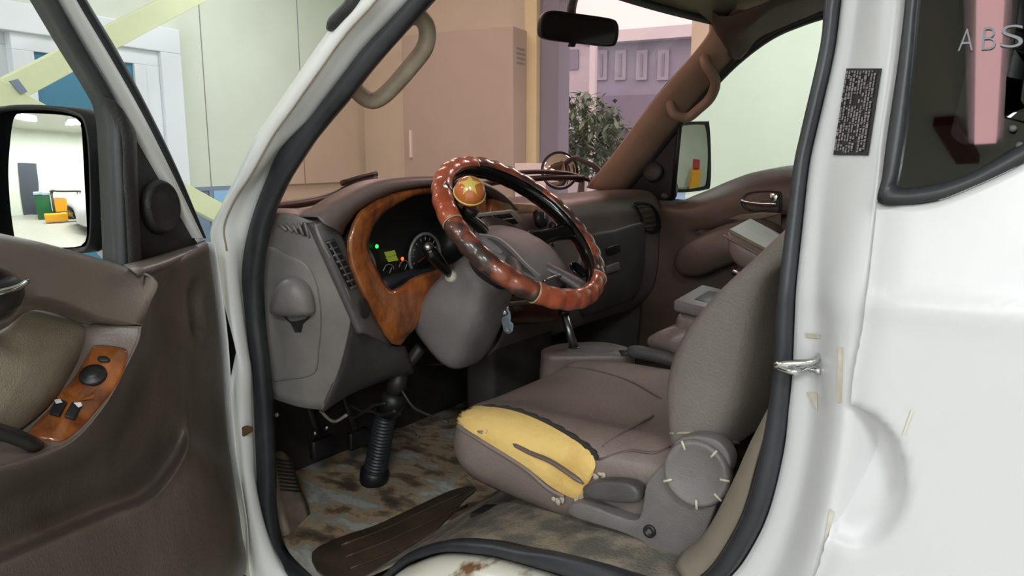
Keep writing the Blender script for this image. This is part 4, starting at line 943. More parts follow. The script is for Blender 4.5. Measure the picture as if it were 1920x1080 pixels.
for off in (.12,): 
    a = [hit(vsb, 616 + 44 * t, 454 + 86 * t, .0035)[0] for t in (0, .5, 1)]; tube('slat', a, .0018, M['grey_dark'], ve, n=6)
bo_ = [hit(vsb, 682 + 10 * math.cos(a), 578 + 19 * math.sin(a) + 4 * math.cos(a), .0005)[0] for a in [6.283 * k / 16 for k in range(16)]]
prism('blank_plug', bo_, hit(vsb, 682, 578)[1] * .003, M['black'], da, bev=.001)
# angled left end of the dash, with fuse cover, bulge and small defroster
e0 = [(497,398),(492,440),(487,500),(490,580),(496,660),(503,745)]; ey0 = [.735] * 6
e1 = [(545,402),(548,440),(552,510),(556,590),(558,680),(556,762)]
e2 = [(592,416),(607,455),(632,510),(660,575),(640,680),(606,768)]
E0 = [Yp(*p, .735) for p in e0]; E2 = [Xp(*p, x) for p, x in zip(e2, (1.17, 1.157, 1.145, 1.13, 1.165, 1.20))]
E1 = [a.lerp(b, .5) + V((-.02, .012, 0)) for a, b in zip(E0, E2)]
E1 = [pl(p[0], p[1], q, V((-.75, .66, 0))) for p, q in zip(e1, E1)]
rows = [cr(r, 5) for r in ([p + V((.05, .01, 0)) for p in E0], E0, E1, [a.lerp(b, .85) + V((-.004, .002, 0)) for a, b in zip(E1, E2)], E2, [p + V((.03, -.02, 0)) for p in E2])]
rows = [list(r) for r in zip(*[cr(c, 3) for c in zip(*rows)])]
eb = bvh_of(rows); loft('end_panel', rows, M['grey_dash'], da, solid=.003)
EN = hit(eb, 550, 600)[1]
# cap on top of the end panel, up to the windshield
rows = [[Yp(497,400,.735) + V((-.0, 0, .0)), Xp(545,402,1.22), Xp(592,416,1.17), Xp(612,406,1.14)], [V((1.33, .72, 1.243)), V((1.29, .69, 1.245)), V((1.25, .67, 1.245)), V((1.2, .66, 1.25))], [V((wx(.72) + .0, .72, 1.222)), V((wx(.69), .69, 1.22)), V((wx(.66), .66, 1.215)), V((wx(.62), .62, 1.21))]]
loft('top_cap', smooth_rows(rows, 4), M['brown_dash'], da, solid=.003)
dv = [(522,420),(572,416),(582,446),(556,436),(536,428)]
P = [hit(eb, *p, .0008)[0] for p in dv]; ve = prism('defroster_vent', P, EN * .001, M['black'], da, smooth=False)
for i in range(5):
    t = i / 4; a = hit(eb, 526 + 46 * t, 420 - 3 * t, .004)[0]; b = hit(eb, 540 + 40 * t, 431 + 13 * t, .004)[0]; tube('slat', [a, b], .003, M['grey_dash'], ve, n=6)
# fuse cover panel: thin raised lid with rounded edge
fc = [(498,470),(540,478),(572,492),(590,520),(600,560),(603,610),(598,660),(590,700),(540,712),(505,705),(496,600)]
f0 = cr([hit(eb, *p, .0)[0] for p in fc], 4, True); f_c = sum(f0, V()) / len(f0)
def lid(t, l): return [hit(eb, 545 + (q[0] - 545) * t, 595 + (q[1] - 595) * t, l)[0] for q in fpx]
fpx = [(p.x, p.y) for p in cr([V((a, b, 0)) for a, b in fc], 4, True)]
loft('fuse_cover', [lid(1, -.002), lid(1, .0015), lid(.975, .0035), lid(.93, .004), lid(.5, .004), lid(.05, .004)], M['grey_dash'], da, cu=True)
# bulge handle with a dark finger slot under it
bpx = [(519,583),(521,560),(528,537),(540,522),(556,518),(574,526),(586,545),(592,568),(592,584),(575,590),(548,591),(530,588)]
bl = [(p.x, p.y) for p in cr([V((a, b, 0)) for a, b in bpx], 3, True)]
def dome(t, l, cy=565): return [hit(eb, 556 + (q[0] - 556) * t, cy + (q[1] - cy) * t, l)[0] for q in bl]
loft('cover_pull', [dome(1, .002), dome(.98, .014), dome(.9, .024), dome(.7, .032), dome(.4, .036), dome(.05, .037)], M['grey_dash'], da, cu=True)
P = [hit(eb, *p, .0042)[0] for p in ((533,592),(585,592),(570,606),(566,622),(556,622),(548,606))]; prism('finger_slot', P, EN * .0008, M['black'], da, smooth=False)
for yy0 in (560, 568):
    a = [hit(eb, 522 + 34 * t, yy0 + 3 * math.sin(3.14 * t), .029 - .014 * abs(t - .55))[0] for t in (0, .25, .5, .75, 1)]
# lower knee panel: underside shade put into its dark grey, beside wood and column
rows = [[Xp(660,575,1.132), Xp(700,612,1.145), Xp(733,648,1.158), Xp(760,650,1.17)], [Xp(640,680,1.165), Xp(690,672,1.19), Xp(740,690,1.21), Xp(775,690,1.22)], [Xp(606,768,1.20), Xp(660,735,1.25), Xp(725,712,1.28), Xp(775,700,1.29)], [Xp(612,766,1.30), Xp(660,735,1.36), Xp(725,712,1.38), Xp(775,700,1.38)]]
loft('knee_panel', smooth_rows(rows, 4), M['grey_dark'], da, solid=.004)
# end of the dash below: return edge
# ----- centre stack
cs = [(925,372),(960,380),(1000,383),(1040,396),(1058,420),(1064,450),(1062,520),(1058,575),(1020,590),(930,590),(915,520),(915,430)]
c0_ = [Xp(*p, 1.125) for p in cs]; prism('centre_wood', c0_, V((.03, 0, 0)), M['wood'], da, bev=.006)
vq = [Xp(*p, 1.118) for p in ((880,402),(960,393),(968,396),(986,420),(984,424),(896,436))]
cv_ = prism('centre_vent', vq, V((.02, 0, 0)), M['gauge_ring'], da, bev=.003)
for q in ([(889,408),(922,404),(930,424),(900,428)], [(928,403),(957,400),(972,419),(936,423)]):
    prism('vent_opening', [Xp(*p, 1.112) for p in q], V((.006, 0, 0)), M['black_gloss'], cv_, smooth=False)
    a, b = [Xp(*mixp(q[0], q[3], .5), 1.109), Xp(*mixp(q[1], q[2], .5), 1.109)]; tube('vane', [a, b], .002, M['grey_dark'], cv_, n=6)
for px, py, r in ((1008, 411, .026), (1030, 425, .014)):
    c = Xp(px, py, 1.123); k = lathe('heater_knob', [(r, 0), (r * .92, .018), (r * .8, .022), (.001, .022)], c, (-1, 0, .1), M['black'], da, 24)
    tube('knob_mark', [c + V((-.023, 0, .1 * r)), c + V((-.023, 0, r * .8))], .0014, M['gauge_ink'], k, n=5)
P = [Xp(*p, 1.12) for p in ((930,470),(1050,455),(1055,545),(930,560))]; prism('radio_panel', P, V((.02, 0, 0)), M['black'], da, bev=.004)
P = [Xp(*p, 1.115) for p in ((890,578),(1058,562),(1050,604),(890,618))]; prism('lower_wood_trim', P, V((.03, 0, 0)), M['wood_dark'], da, bev=.006)
P = [Xp(*p, 1.11) for p in ((925,570),(1000,562),(1000,570),(925,578))]; prism('silver_strip', P, V((.01, 0, 0)), M['gauge_ring'], da, bev=.002)
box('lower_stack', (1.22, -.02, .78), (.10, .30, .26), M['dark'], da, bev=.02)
rows = [[V((x, -.745 + .03 * (x > 1.5), z)) for z in (.5, .7, .9, 1.1, 1.2)] for x in (.98, 1.15, 1.35, 1.62)]
loft('side_kick_panel', rows, M['grey_dark'], da, solid=.004)
# ================================================================ STEERING WHEEL
WC = V((.913, .363, 1.196)); BT = math.radians(47.5); WN = V((-math.cos(BT), 0, math.sin(BT))); WU = V((0, -1, 0)); WV = WN.cross(WU) * 1
if WV.z < 0: WV = -WV
WR = .193
sw = empty('steering_wheel', WC - WN * .06, 'steering wheel in an orange-brown and dark burl bumpy cover with spinner knob', 'steering wheel')
def wp_(a, r=WR, h=0.0): return WC + (WU * math.cos(a) + WV * math.sin(a)) * r + WN * h
def ang_of(px, py):
    p = pl(px, py, WC, WN) - WC; return math.atan2(p.dot(WV), p.dot(WU))
NB = 240
tube('rim', [wp_(2 * math.pi * k / 120) for k in range(120)], .0185, M['black_gloss'], sw, n=14, closed=True)
# scalloped cover wrapped over the outside of the rim; colour follows the sections
bounds = sorted((ang_of(*p) % 6.28319) for p in ((850,412),(1000,545),(1122,545),(1112,455),(1000,345),(875,302)))
bt = [ang_of(850,412) % 6.28319, ang_of(1000,545) % 6.28319, ang_of(1125,540) % 6.28319, ang_of(872,302) % 6.28319]
def between(a, lo, hi):
    a, lo, hi = a % 6.28319, lo % 6.28319, hi % 6.28319; return lo <= a <= hi if lo <= hi else (a >= lo or a <= hi)
a_ul0, a_ul1 = ang_of(880, 304), ang_of(842, 414)
a_b0, a_b1 = ang_of(1000, 545), ang_of(1126, 530)
def is_red(a): return between(a, a_ul0, a_ul1) or between(a, a_b0, a_b1)
secs = []
bm = bmesh.new(); rows = []
for k in range(NB):
    a = 2 * math.pi * k / NB; t = (WU * -math.sin(a) + WV * math.cos(a)); o = (WU * math.cos(a) + WV * math.sin(a))
    bump = .0042 * abs(math.sin(a * 15)) ** .9
    ring_ = []
    for j in range(15):
        ph = math.radians(-118 + 250 * j / 14)
        ring_.append(WC + o * WR + (o * math.cos(ph) + WN * math.sin(ph)) * (.0208 + bump * max(.3, math.cos(ph - .3))))
    rows.append(ring_)
for red, nm, m_ in ((True, 'wheel_cover', M['wheel_red']), (False, 'wheel_cover', M['wheel_dark'])):
    runs = []; cur = []
    st0 = next(i for i in range(NB) if is_red(2 * math.pi * i / NB) == red and is_red(2 * math.pi * (i - 1) / NB) != red)
    for i in range(st0, st0 + NB + 1):
        k = i % NB
        if i < st0 + NB and is_red(2 * math.pi * k / NB) == red: cur.append(k)
        elif cur: runs.append(cur); cur = []
    for r in runs:
        seg_rows = [rows[k] for k in r] + [rows[(r[-1] + 1) % NB]]
        o = loft(nm, seg_rows, m_, sw, solid=.0012)
        o['label'] = 'orange-brown section of the wheel cover' if red else 'dark burl section of the wheel cover'
        ed = seg_rows[0]; tube('cover_seam', [p + (p - WC).normalized() * .0006 for p in ed], .0013, M['seam'], o, n=5)
# reddish burl spots along the dark front section
hubc = WC - WN * .042
# airbag pad
po = [(-.101,.03),(-.06,.046),(-.015,.048),(.04,.033),(.08,.008),(.109,-.02),(.117,-.07),(.096,-.115),(.031,-.126),(-.032,-.12),(-.06,-.088),(-.08,-.043),(-.099,-.004)]
pp_ = cr([hubc + WU * x + WV * y for x, y in po], 4, True); pc = sum(pp_, V()) / len(pp_)
loft('horn_pad', [[p.lerp(pc, .12) - WN * .045 for p in pp_], [p - WN * .03 for p in pp_], [p + WN * .004 for p in pp_], [p.lerp(pc, .06) + WN * .014 for p in pp_], [p.lerp(pc, .3) + WN * .022 for p in pp_], [p.lerp(pc, .65) + WN * .026 for p in pp_], [p.lerp(pc, .97) + WN * .027 for p in pp_]], M['grey'], sw, cu=True)
padr = [[p.lerp(pc, t) + WN * h for p in pp_] + [pp_[0].lerp(pc, t) + WN * h] for t, h in ((0, .004), (.06, .014), (.3, .022), (.65, .026), (.97, .027))]
padb = bvh_of(padr)
def onpad(px, py, l=.0015): return hit(padb, px, py, l)[0]
tube('pad_seam', cr([onpad(*p) for p in ((898,440),(930,446),(958,466),(985,494),(1014,520))], 5), .0022, M['gauge_ring'], sw, n=6)
q = cr([onpad(*p, .001) for p in ((897,444),(928,450),(953,468),(978,495),(1004,520),(972,504),(936,478),(905,458))], 3, True)
qc = sum(q, V()) / len(q); loft('pad_side_panel', [q, [p.lerp(qc, .15) + WN * .002 for p in q], [p.lerp(qc, .9) + WN * .002 for p in q]], M['grey_dark'], sw, cu=True)
c = pl(1083, 507, WC - WN * .018, WN); lathe('switch_recess', [(.022, 0), (.022, .004), (.018, .005), (.016, -.002), (.001, -.003)], c, WN, M['black_gloss'], sw, 24)
P = cr([pl(*p, WC - WN * .012, WN) for p in ((1020,527),(1040,519),(1060,518),(1076,528))], 4); tube('spoke_trim', P, .0035, M['steel'], sw, n=8)
for a in (-6, 150, 222, 286):
    A_ = math.radians(a); d = WU * math.cos(A_) + WV * math.sin(A_); tt = WU * -math.sin(A_) + WV * math.cos(A_)
    rows = []
    for k in range(7):
        t = k / 6; r = .06 + (.185 - .06) * t; wd = (.036 - .018 * math.sin(math.pi * min(1, t * 1.1) * .9)) if a in (-6, 150) else (.026 - .010 * math.sin(math.pi * t)); c = WC + d * r - WN * (.036 * (1 - t) ** 1.3 + .002); th = .011
        rows.append([c + tt * wd, c + tt * wd * .7 + WN * th, c - tt * wd * .7 + WN * th, c - tt * wd, c - tt * wd * .7 - WN * th, c + tt * wd * .7 - WN * th])
    loft('spoke', rows, M['black_gloss'] if a in (-6, 150) else M['grey_dark'], sw, cu=True, cap=True, sub=1)
lathe('hub_shroud', [(.055, -.13), (.07, -.10), (.082, -.07), (.085, -.045)], WC, WN, M['black'], sw, 28)
# spinner knob clamped on the rim
ka = ang_of(848, 372); kb = WC + (WU * math.cos(ka) + WV * math.sin(ka)) * (WR - .004)
ballc = pl(881, 359, wp_(ka, WR - .015, .06), WN)
sk = loft('spinner_knob', [[p for p in r] for r in []] or [[ballc + WN * (.03 * math.sin(t)) + (WU * math.cos(a) + WV * math.sin(a)) * (.0305 * math.cos(t)) for a in [6.283 * k / 28 for k in range(28)]] for t in [math.radians(-88 + 176 * i / 14) for i in range(15)]], M['knob'], sw, cu=True, cap=True)
bn = (WN * .8 + V((-.2, .6, .3))).normalized()
tube('band', [ballc + frame_of(bn) @ V((.0305 * math.cos(a), .0305 * math.sin(a), -.004)) for a in [6.283 * k / 36 for k in range(36)]], .0018, M['star'], sk, n=6, closed=True)
vd = ((CAM - ballc).normalized() + V((0, 0, .55))).normalized(); FM = frame_of(vd)
P = []
for k in range(10):
    a = math.pi / 2 + k * math.pi / 5; r = .95 if k % 2 == 0 else .40
    P.append((math.cos(a) * r, math.sin(a) * r))
bm = bmesh.new(); c_ = bm.verts.new(ballc + vd * .0313); vs = []
fine = []
for i in range(10):
    a, b = P[i], P[(i + 1) % 10]
    for t in (0, .33, .66): fine.append((a[0] + (b[0] - a[0]) * t, a[1] + (b[1] - a[1]) * t))
def sph(x, y): s = .78; v = FM @ V((x * s, y * s, math.sqrt(max(0, 1 - (x * s) ** 2 - (y * s) ** 2)))); return ballc + v * .0312
ringsx = [[bm.verts.new(sph(x * q, y * q)) for x, y in fine] for q in (1, .66, .33)]
for q in range(2):
    for i in range(30): bm.faces.new((ringsx[q][i], ringsx[q][(i + 1) % 30], ringsx[q + 1][(i + 1) % 30], ringsx[q + 1][i]))
for i in range(30): bm.faces.new((ringsx[2][i], ringsx[2][(i + 1) % 30], c_))
bm_obj('star_inlay', bm, M['star'], sk)
neck = pl(884, 392, wp_(ka, WR - .03, .015), WN)
tube('stem', [neck, neck.lerp(ballc, .5), ballc - WN * .018], [.0115, .010, .016], M['wheel_red'], sk, n=14)
tube('clamp', [neck - WN * .012, neck + WN * .006], [.016, .016], M['black'], sk, n=14)
tube('clamp_arm', [neck, wp_(ka, WR - .01, .012), wp_(ka, WR + .01, .021)], .008, M['steel'], sk, n=8)
# ================================================================ STEERING COLUMN
sc2 = empty('steering_column', V((1.15, .363, .90)), 'grey steering column shroud with stalk, key and ribbed boot to the floor', 'steering column')
def sect(t, wd, up_, dn, sh=0.0):
    c = WC - WN * t; out = []
    for k in range(28):
        a = 6.283 * k / 28; ca, sa = math.cos(a), math.sin(a); pw = lambda v: math.copysign(abs(v) ** .62, v)
        out.append(c + WU * (wd * pw(ca)) + WV * ((up_ if sa > 0 else dn) * pw(sa)))
    return out
rows = [sect(.115, .04, .04, .035), sect(.118, .062, .055, .05), sect(.15, .072, .062, .066), sect(.21, .08, .07, .088), sect(.28, .084, .072, .108), sect(.335, .082, .066, .118), sect(.36, .066, .05, .10)]
scb = bvh_of([r + [r[0]] for r in rows])
loft('shroud', rows, M['grey'], sc2, cu=True, cap=True, sub=1)
p0, n0 = hit(scb, 846, 518)
tube('stalk_boot', [p0 - n0 * .006, p0 + n0 * .008], [.017, .012], M['dust'], sc2, n=14)
tip = pl(802, 466, p0 + V((.02, .10, .03)), V((-.6, .5, .4)))
tip = Yp(802, 466, .50)
dirs = (tip - p0)
stk = tube('light_stalk', [p0, p0 + dirs * .2, p0 + dirs * .55, p0 + dirs * .8, p0 + dirs * .97, tip], [.0075, .0105, .0145, .0155, .014, .008], M['black_gloss'], sc2, n=14)
lathe('stalk_button', [(.010, -.004), (.010, .003), (.006, .006), (.001, .007)], p0 + dirs * .985 + V((-.004, .004, .006)), (CAM - tip).normalized() + V((0, 0, .6)), M['steel'], stk, 16)
# wiper stalk on the far side
tube('wiper_stalk', [WC - WN * .13 + WU * .07, WC - WN * .11 + WU * .13, WC - WN * .07 + WU * .19], [.008, .011, .009], M['black'], sc2, n=12)
# ignition key with blue-grey head hanging on the right side of the shroud
kc = Yp(948, 592, .30); km = frame_of((-.5, .8, .2))
pts = [Yp(*p, .33) for p in ((938,588),(942,580),(951,578),(957,586),(958,596),(957,604),(963,608),(962,621),(954,627),(945,622),(941,606))]
key = prism('ignition_key', pts, V((.006, -.008, 0)), M['blue_tag'], sc2, bev=.002)
lathe('key_ring_hole', [(.0052, 0), (.0052, .002), (.0028, .002), (.0028, -.001)], Yp(953, 619, .332), (-.4, .9, .1), M['steel'], key, 14)
tube('key_barrel', [Yp(948, 592, .33), Yp(946, 575, .32)], .010, M['steel'], sc2, n=12)
# lower shaft, joint and ribbed boot down to the floor
ax = [Yp(752,690,.39), Yp(738,735,.39), Yp(722,790,.39), Yp(712,850,.39), Yp(702,903,.39)]
tube('column_shaft', [Yp(790,650,.37), Yp(752,700,.38), ax[1], ax[2]], .015, M['dark_metal'], sc2, n=12)
tube('universal_joint', [Yp(750,700,.385), Yp(744,722,.385), Yp(736,740,.385)], [.02, .026, .02], M['dark_metal'], sc2, n=10)
a, b = Yp(724,770,.39), Yp(702,890,.39); P = []; rr2 = []
for k in range(161):
    t = k / 160; P.append(a.lerp(b, t)); rr2.append(.026 + .004 * t + .0016 * math.sin(t * 20 * 6.283))
tube('ribbed_boot', P, rr2, M['rubber'], sc2, n=18)
tube('upper_boot', [Yp(742,738,.39), Yp(735,756,.39), Yp(725,772,.39)], [.034, .033, .028], M['black'], sc2, n=16)
lathe('boot_collar', [(.030, .02), (.037, .012), (.038, 0), (.036, -.02)], b, (a - b), M['black'], sc2, 20)
P = [Yp(*p, .36) for p in ((736,775),(748,769),(752,777),(741,786))]; prism('clamp_bolt', P, V((.01, -.01, 0)), M['steel'], sc2, bev=.002)
P = cr([Yp(*p, .36) for p in ((742,700),(747,676),(752,672))], 3); tube('tilt_cable', P, .005, M['dark_metal'], sc2, n=6)
# pedals and loose wiring under the dash
pe = empty('pedal_set', V((1.5, .45, .6)), 'dark brake and clutch pedals hanging under the dashboard beside the boot', 'pedals')
for px, py, y in ((604, 838, .48), (672, 822, .36)):
    c = Yp(px, py, y); box('pedal_pad', c, (.02, .07, .05), M['black'], pe, bev=.006); tube('pedal_arm', [c + V((.01, 0, .02)), c + V((.06, 0, .12)), c + V((.05, 0, .30))], .009, M['dark_metal'], pe, n=8)
tube('pedal_bracket', [V((1.52, .58, .90)), V((1.52, .2, .90))], .02, M['dark_metal'], pe, n=8)
wi_ = empty('wiring_loom', V((1.4, .5, .78)), 'loose dark wires and bare clips drooping under the dashboard', 'wires')
rnd = random.Random(9)
for L in ([(640,775),(662,782),(690,770),(716,778),(742,770)], [(652,758),(680,770),(700,760),(722,756)], [(752,730),(772,760),(790,772),(840,792)], [(742,804),(770,808),(786,820)], [(600,770),(625,790),(650,778)], [(560,770),(585,780),(612,768)]):
    y = rnd.uniform(.38, .5); tube('wire', cr([Yp(*p, y) for p in L], 5), rnd.uniform(.003, .006), M['dark_metal'] if rnd.random() < .6 else M['dust'], wi_, n=6)
for px, py in ((519, 777), (590, 812), (612, 801)):
    lathe('clip', [(.007, 0), (.006, .004), (.001, .005)], Yp(px, py, .55 if px > 560 else .68), (-.4, .8, .3), M['steel'], wi_, 10)
# ================================================================ DRIVER'S SEAT
ds = empty('driver_seat', V((.6, .38, .70)), "driver's seat in worn brown leatherette, cushion torn open over yellow foam", 'car seat')
yc = [.10, .105, .125, .18, .26, .38, .50, .565, .61, .638, .645, .640, .62]
def csec(x, top, dip, zb, yo=0.0, yi=0.0):
    zz = [zb, (zb + top) / 2, top - .022, top + .004, top - dip * .6, top - dip, top - dip * .6, top + .002, top - .004, top - .028, (zb + top) / 2 + .0, zb + .028, zb]
    out = []
    for i, (y, z) in enumerate(zip(yc, zz)):
        yy_ = y
        if i >= 7: yy_ -= yo * (1 if i > 8 else .6)
        if i <= 3: yy_ += yi
        out.append(V((x, yy_, z)))
    return out
secs = [csec(.905, .80, .0, .785, .06, .05), csec(.903, .845, .0, .765, .045, .03), csec(.885, .868, .003, .755, .02, .012), csec(.84, .878, .006, .748), csec(.76, .884, .010, .738), csec(.66, .886, .014, .732), csec(.55, .890, .016, .730), csec(.46, .896, .014, .730), csec(.40, .90, .01, .735, .02, .02)]
cush = smooth_rows(secs, 4); cub = bvh_of(cush)
cu = loft('cushion', cush, M['leather'], ds, solid=.004)
# sewn creases
for L in ([(1258,838),(1225,850),(1180,846),(1122,862)], [(1130,838),(1175,808),(1225,780)], [(1060,690),(1110,694),(1180,715),(1240,748)]):
    tube('seam', cr([hit(cub, *p, .0006)[0] for p in L], 6), .0022, M['leather_dark'], cu, n=6)
# torn hole: yellow foam showing, frayed black edge, curled vinyl
fa = [(847,776),(858,767),(905,764),(960,772),(1010,790),(1060,816),(1105,846),(1118,868),(1113,890)]
fb_ = [(847,779),(862,796),(900,820),(950,850),(990,876),(1030,908),(1060,926),(1082,934),(1096,924)]
Af, Bf = cr([V((a, b, 0)) for a, b in fa], 6), cr([V((a, b, 0)) for a, b in fb_], 6)
rnd = random.Random(4); frows = []
for k in range(11):
    t = k / 10; rw = []
    for i, (a, b) in enumerate(zip(Af, Bf)):
        q = a.lerp(b, t); lift = .004 * math.sin(math.pi * min(1, max(0, t))) ** .5 - .001 + rnd.uniform(-.0008, .0012)
        if .45 < t < .75 and i > 25: lift -= .003
        rw.append(hit(cub, q.x, q.y, max(.003, lift + .003))[0])
    frows.append(rw)
loft('exposed_foam', frows, M['foam'], ds)
tube('frayed_edge', cr([hit(cub, *p, .002)[0] for p in ((905,763),(960,769),(1010,786),(1060,811),(1108,843),(1122,862))], 6), [.002] + [.0045 + .0015 * math.sin(i * 2.1) for i in range(28)] + [.004, .002], mat('frayed_black_lining', srgb(44, 42, 40), .9, bump=.6), ds, n=7)
tube('vinyl_edge', cr([hit(cub, *p, .0035)[0] for p in ((847,782),(862,800),(900,824),(950,854),(990,880),(1030,914),(1060,930))], 6), .0038, M['leather'], ds, n=8)
tube('torn_flap', cr([hit(cub, *p, l)[0] for p, l in (((965,832),.006),((1000,848),.008),((1035,862),.009),((1065,880),.009),((1098,905),.006))], 6), [.0008] + [.0042] * 22 + [.003, .001], M['leather_dark'], ds, n=8, flat=.5)
rnd = random.Random(8)
wad = mat('grey_wadding', srgb(176, 166, 150), .95, var=.2, vscale=60)
for px, py in ((1040,931),(1047,938),(1056,934),(1085,938),(1092,930),(1120,893),(1130,890)):
    c = hit(cub, px, py, .004)[0]
    fluff = bmesh.new()
    for k in range(3): ellipsoid_bm(c + V((rnd.uniform(-.003, .003), rnd.uniform(-.002, .002), rnd.uniform(-.003, .003))), (rnd.uniform(.003, .006), .003, rnd.uniform(.003, .007)), bm=fluff, seg=8)
    bm_obj('foam_fluff', fluff, wad, ds)
# backrest: side profile with a rounded bolster
fpx_ = [(1256,826),(1247,770),(1243,715),(1254,662),(1278,618),(1312,578),(1352,538),(1402,492),(1442,456),(1482,418),(1530,372),(1575,335),(1625,330)]
rpx_ = [(1384,838),(1400,805),(1424,755),(1444,690),(1452,620),(1462,560),(1478,510),(1500,470),(1535,425),(1570,392),(1605,365),(1630,345),(1640,335)]
fp = [Yp(*p, .60) for p in fpx_]; rp = [Yp(*p, .60) for p in rpx_]
fp = [V((p.x, 0, p.z)) for p in fp]; rp = [V((p.x, 0, p.z)) for p in rp]
rp = [f.lerp(r, 1.0) if (r - f).length > .1 else f + (r - f).normalized() * .1 for f, r in zip(fp, rp)]
def bsec(y, ins, bul):
    out = []
    for f, r in zip(fp, rp):
        out.append((f.lerp(r, ins) + V((0, y, 0)), f.lerp(r, .5) + V((0, y + bul, 0)), r.lerp(f, ins) + V((0, y, 0))))
    return out
cols = []
cut = 10
F_s, R_s = cr(fp[:cut + 1], 3), cr(rp[:cut + 1], 3)
rows = []
for f, r in zip(F_s, R_s):
    c = f.lerp(r, .5); L = (f - r).length
    sec_ = []
    for k in range(32):
        a = 6.283 * k / 32; ca, sa = math.cos(a), math.sin(a); e = .45
        pc_, ps_ = math.copysign(abs(ca) ** e, ca), math.copysign(abs(sa) ** e, sa)
        yv = .37 + .262 * pc_; q = c + (f - r) * (.5 * ps_); sec_.append(V((q.x, yv + .012 * (ca > .8), q.z)))
    rows.append(sec_)
rows = [[p.lerp(sum(rows[0], V()) / 32, .06) for p in rows[0]]] + rows + [[p.lerp(sum(rows[-1], V()) / 32, t) + V((-.01, 0, .012)) for p in rows[-1]] for t in (.15, .6, .97)]
bk = loft('backrest', rows, M['seat_side'], ds, cu=True, cap=True)
bkb = bvh_of([r + [r[0]] for r in rows])
tube('seam', cr([hit(bkb, *p, .001)[0] for p in ((1258,812),(1300,812),(1345,820),(1384,830))], 5), .0025, M['tan_handle'], bk, n=6)
# hinge cover on the outside: bracket, round cap, lever
bo_ = [(1259,846),(1266,828),(1290,819),(1320,819),(1352,832),(1370,866),(1358,905),(1340,955),(1316,1012),(1285,1048),(1240,1036),(1180,1005),(1120,985),(1066,966),(1072,945),(1105,948),(1150,966),(1190,976),(1203,955),(1212,905),(1240,872)]
def onb(px, py, y=.672): return Yp(px, py, y)
bl = cr([onb(*p, .672) for p in bo_], 3, True)
prism('hinge_bracket', bl, V((0, -.03, 0)), M['grey'], ds, bev=.006, seg=3)
c = onb(1308, 886, .674); rad = .047
lathe('hinge_cap', [(rad * 1.05, -.008), (rad * 1.05, .004), (rad, .010), (rad * .9, .0115), (rad * .84, .009), (.001, .0095)], c, (-.05, 1, .12), M['grey'], ds, 40)
bare = mat('worn_bare_edge', srgb(196, 188, 168), .4); FMh = frame_of(V((-.05, 1, .12)))
for k, a in enumerate((125, 62, 178, 335, 262, 215)):
    A_ = math.radians(a); o = c + FMh @ V((math.cos(A_) * rad * .92 * -1, math.sin(A_) * rad * .92, .0115)); t = FMh @ V((math.cos(A_) * -.0085, math.sin(A_) * .0085, 0)); tube('cap_notch', [o - t * .8, o + t * .8], .0020, bare, ds, n=6)
lv = [(1090,916),(1110,906),(1140,903),(1178,907),(1196,922),(1196,942),(1170,946),(1130,942),(1098,934)]
prism('recline_lever', cr([onb(*p, .68) for p in lv], 4, True), V((0, -.028, 0)), M['grey_dark'], ds, bev=.007, seg=3)
lathe('bracket_bolt', [(.010, -.004), (.010, .002), (.005, .003), (.005, -.004), (.001, -.004)], onb(1218, 996, .674), (0, 1, .1), M['black'], ds, 20)
# side sill of the seat under the cushion and slide rail
prism('slide_rail', [Yp(*p, .60) for p in ((880,962),(960,965),(1100,1010),(1240,1050),(1230,1062),(1080,1030),(940,985),(880,975))], V((0, -.05, 0)), M['dark_metal'], ds, bev=.003)
# ================================================================ PASSENGER SEAT, back folded forward
ps_ = empty('passenger_seat', V((.5, -.4, .7)), "passenger seat folded forward behind the driver's backrest, pale worn back panel on top", 'car seat')
n0 = [Yp(1357,428,-.2), Yp(1423,463,-.2)]; n1 = n0[1] + (n0[1] - n0[0]) * 3.0
f0 = [Yp(1400,407,-.6), Yp(1450,404,-.6)]; f1 = f0[0] + (n1 - n0[0])
nb0 = Yp(1366,492,-.2); nb1 = nb0 + (n1 - n0[0]) + V((0, 0, -.02)); fb0 = nb0 + (f0[0] - n0[0]) ; fb1 = nb1 + (f0[0] - n0[0])
def blk(name, a0, a1, b0, b1, c0, c1, d0, d1, m, parent, bev, mtop=None):   # a near-top, b far-top, c near-bottom, d far-bottom; 0 front, 1 rear
    bm = bmesh.new(); vs = [bm.verts.new(p) for p in (a0, a1, b1, b0, c0, c1, d1, d0)]
    f_ = [bm.faces.new([vs[i] for i in q]) for q in ((0, 1, 2, 3), (4, 7, 6, 5), (0, 4, 5, 1), (3, 2, 6, 7), (0, 3, 7, 4), (1, 5, 6, 2))]
    return bm_obj(name, bm, m, parent, bev=bev, seg=4)
up1 = V((0, 0, .012))
blk('backrest', n0[0], n1, f0[0], f1, nb0, nb1, fb0, fb1, M['leather'], ps_, .03)
ins = lambda p, q, t: p.lerp(q, t)
cc = (n0[0] + n1 + f0[0] + f1) / 4
tq = [p.lerp(cc, .06) + V((0, 0, .004)) for p in (n0[0], n1, f1, f0[0])]
blk('back_panel', tq[0], tq[1], tq[3], tq[2], tq[0] - up1, tq[1] - up1, tq[3] - up1, tq[2] - up1, mat('pale_worn_back_panel', srgb(118, 113, 98), .6, var=.15, vscale=14), ps_, .006)
tube('seam', cr([n0[0] + V((.0, .002, -.018)), n0[0].lerp(n1, .5) + V((0, .002, -.018)), n1 + V((0, .002, -.018))], 3), .003, M['leather'], ps_, n=6)
box('cushion', (.42, -.4, .80), (.56, .46, .15), M['leather_dark'], ps_, bev=.05, seg=4)
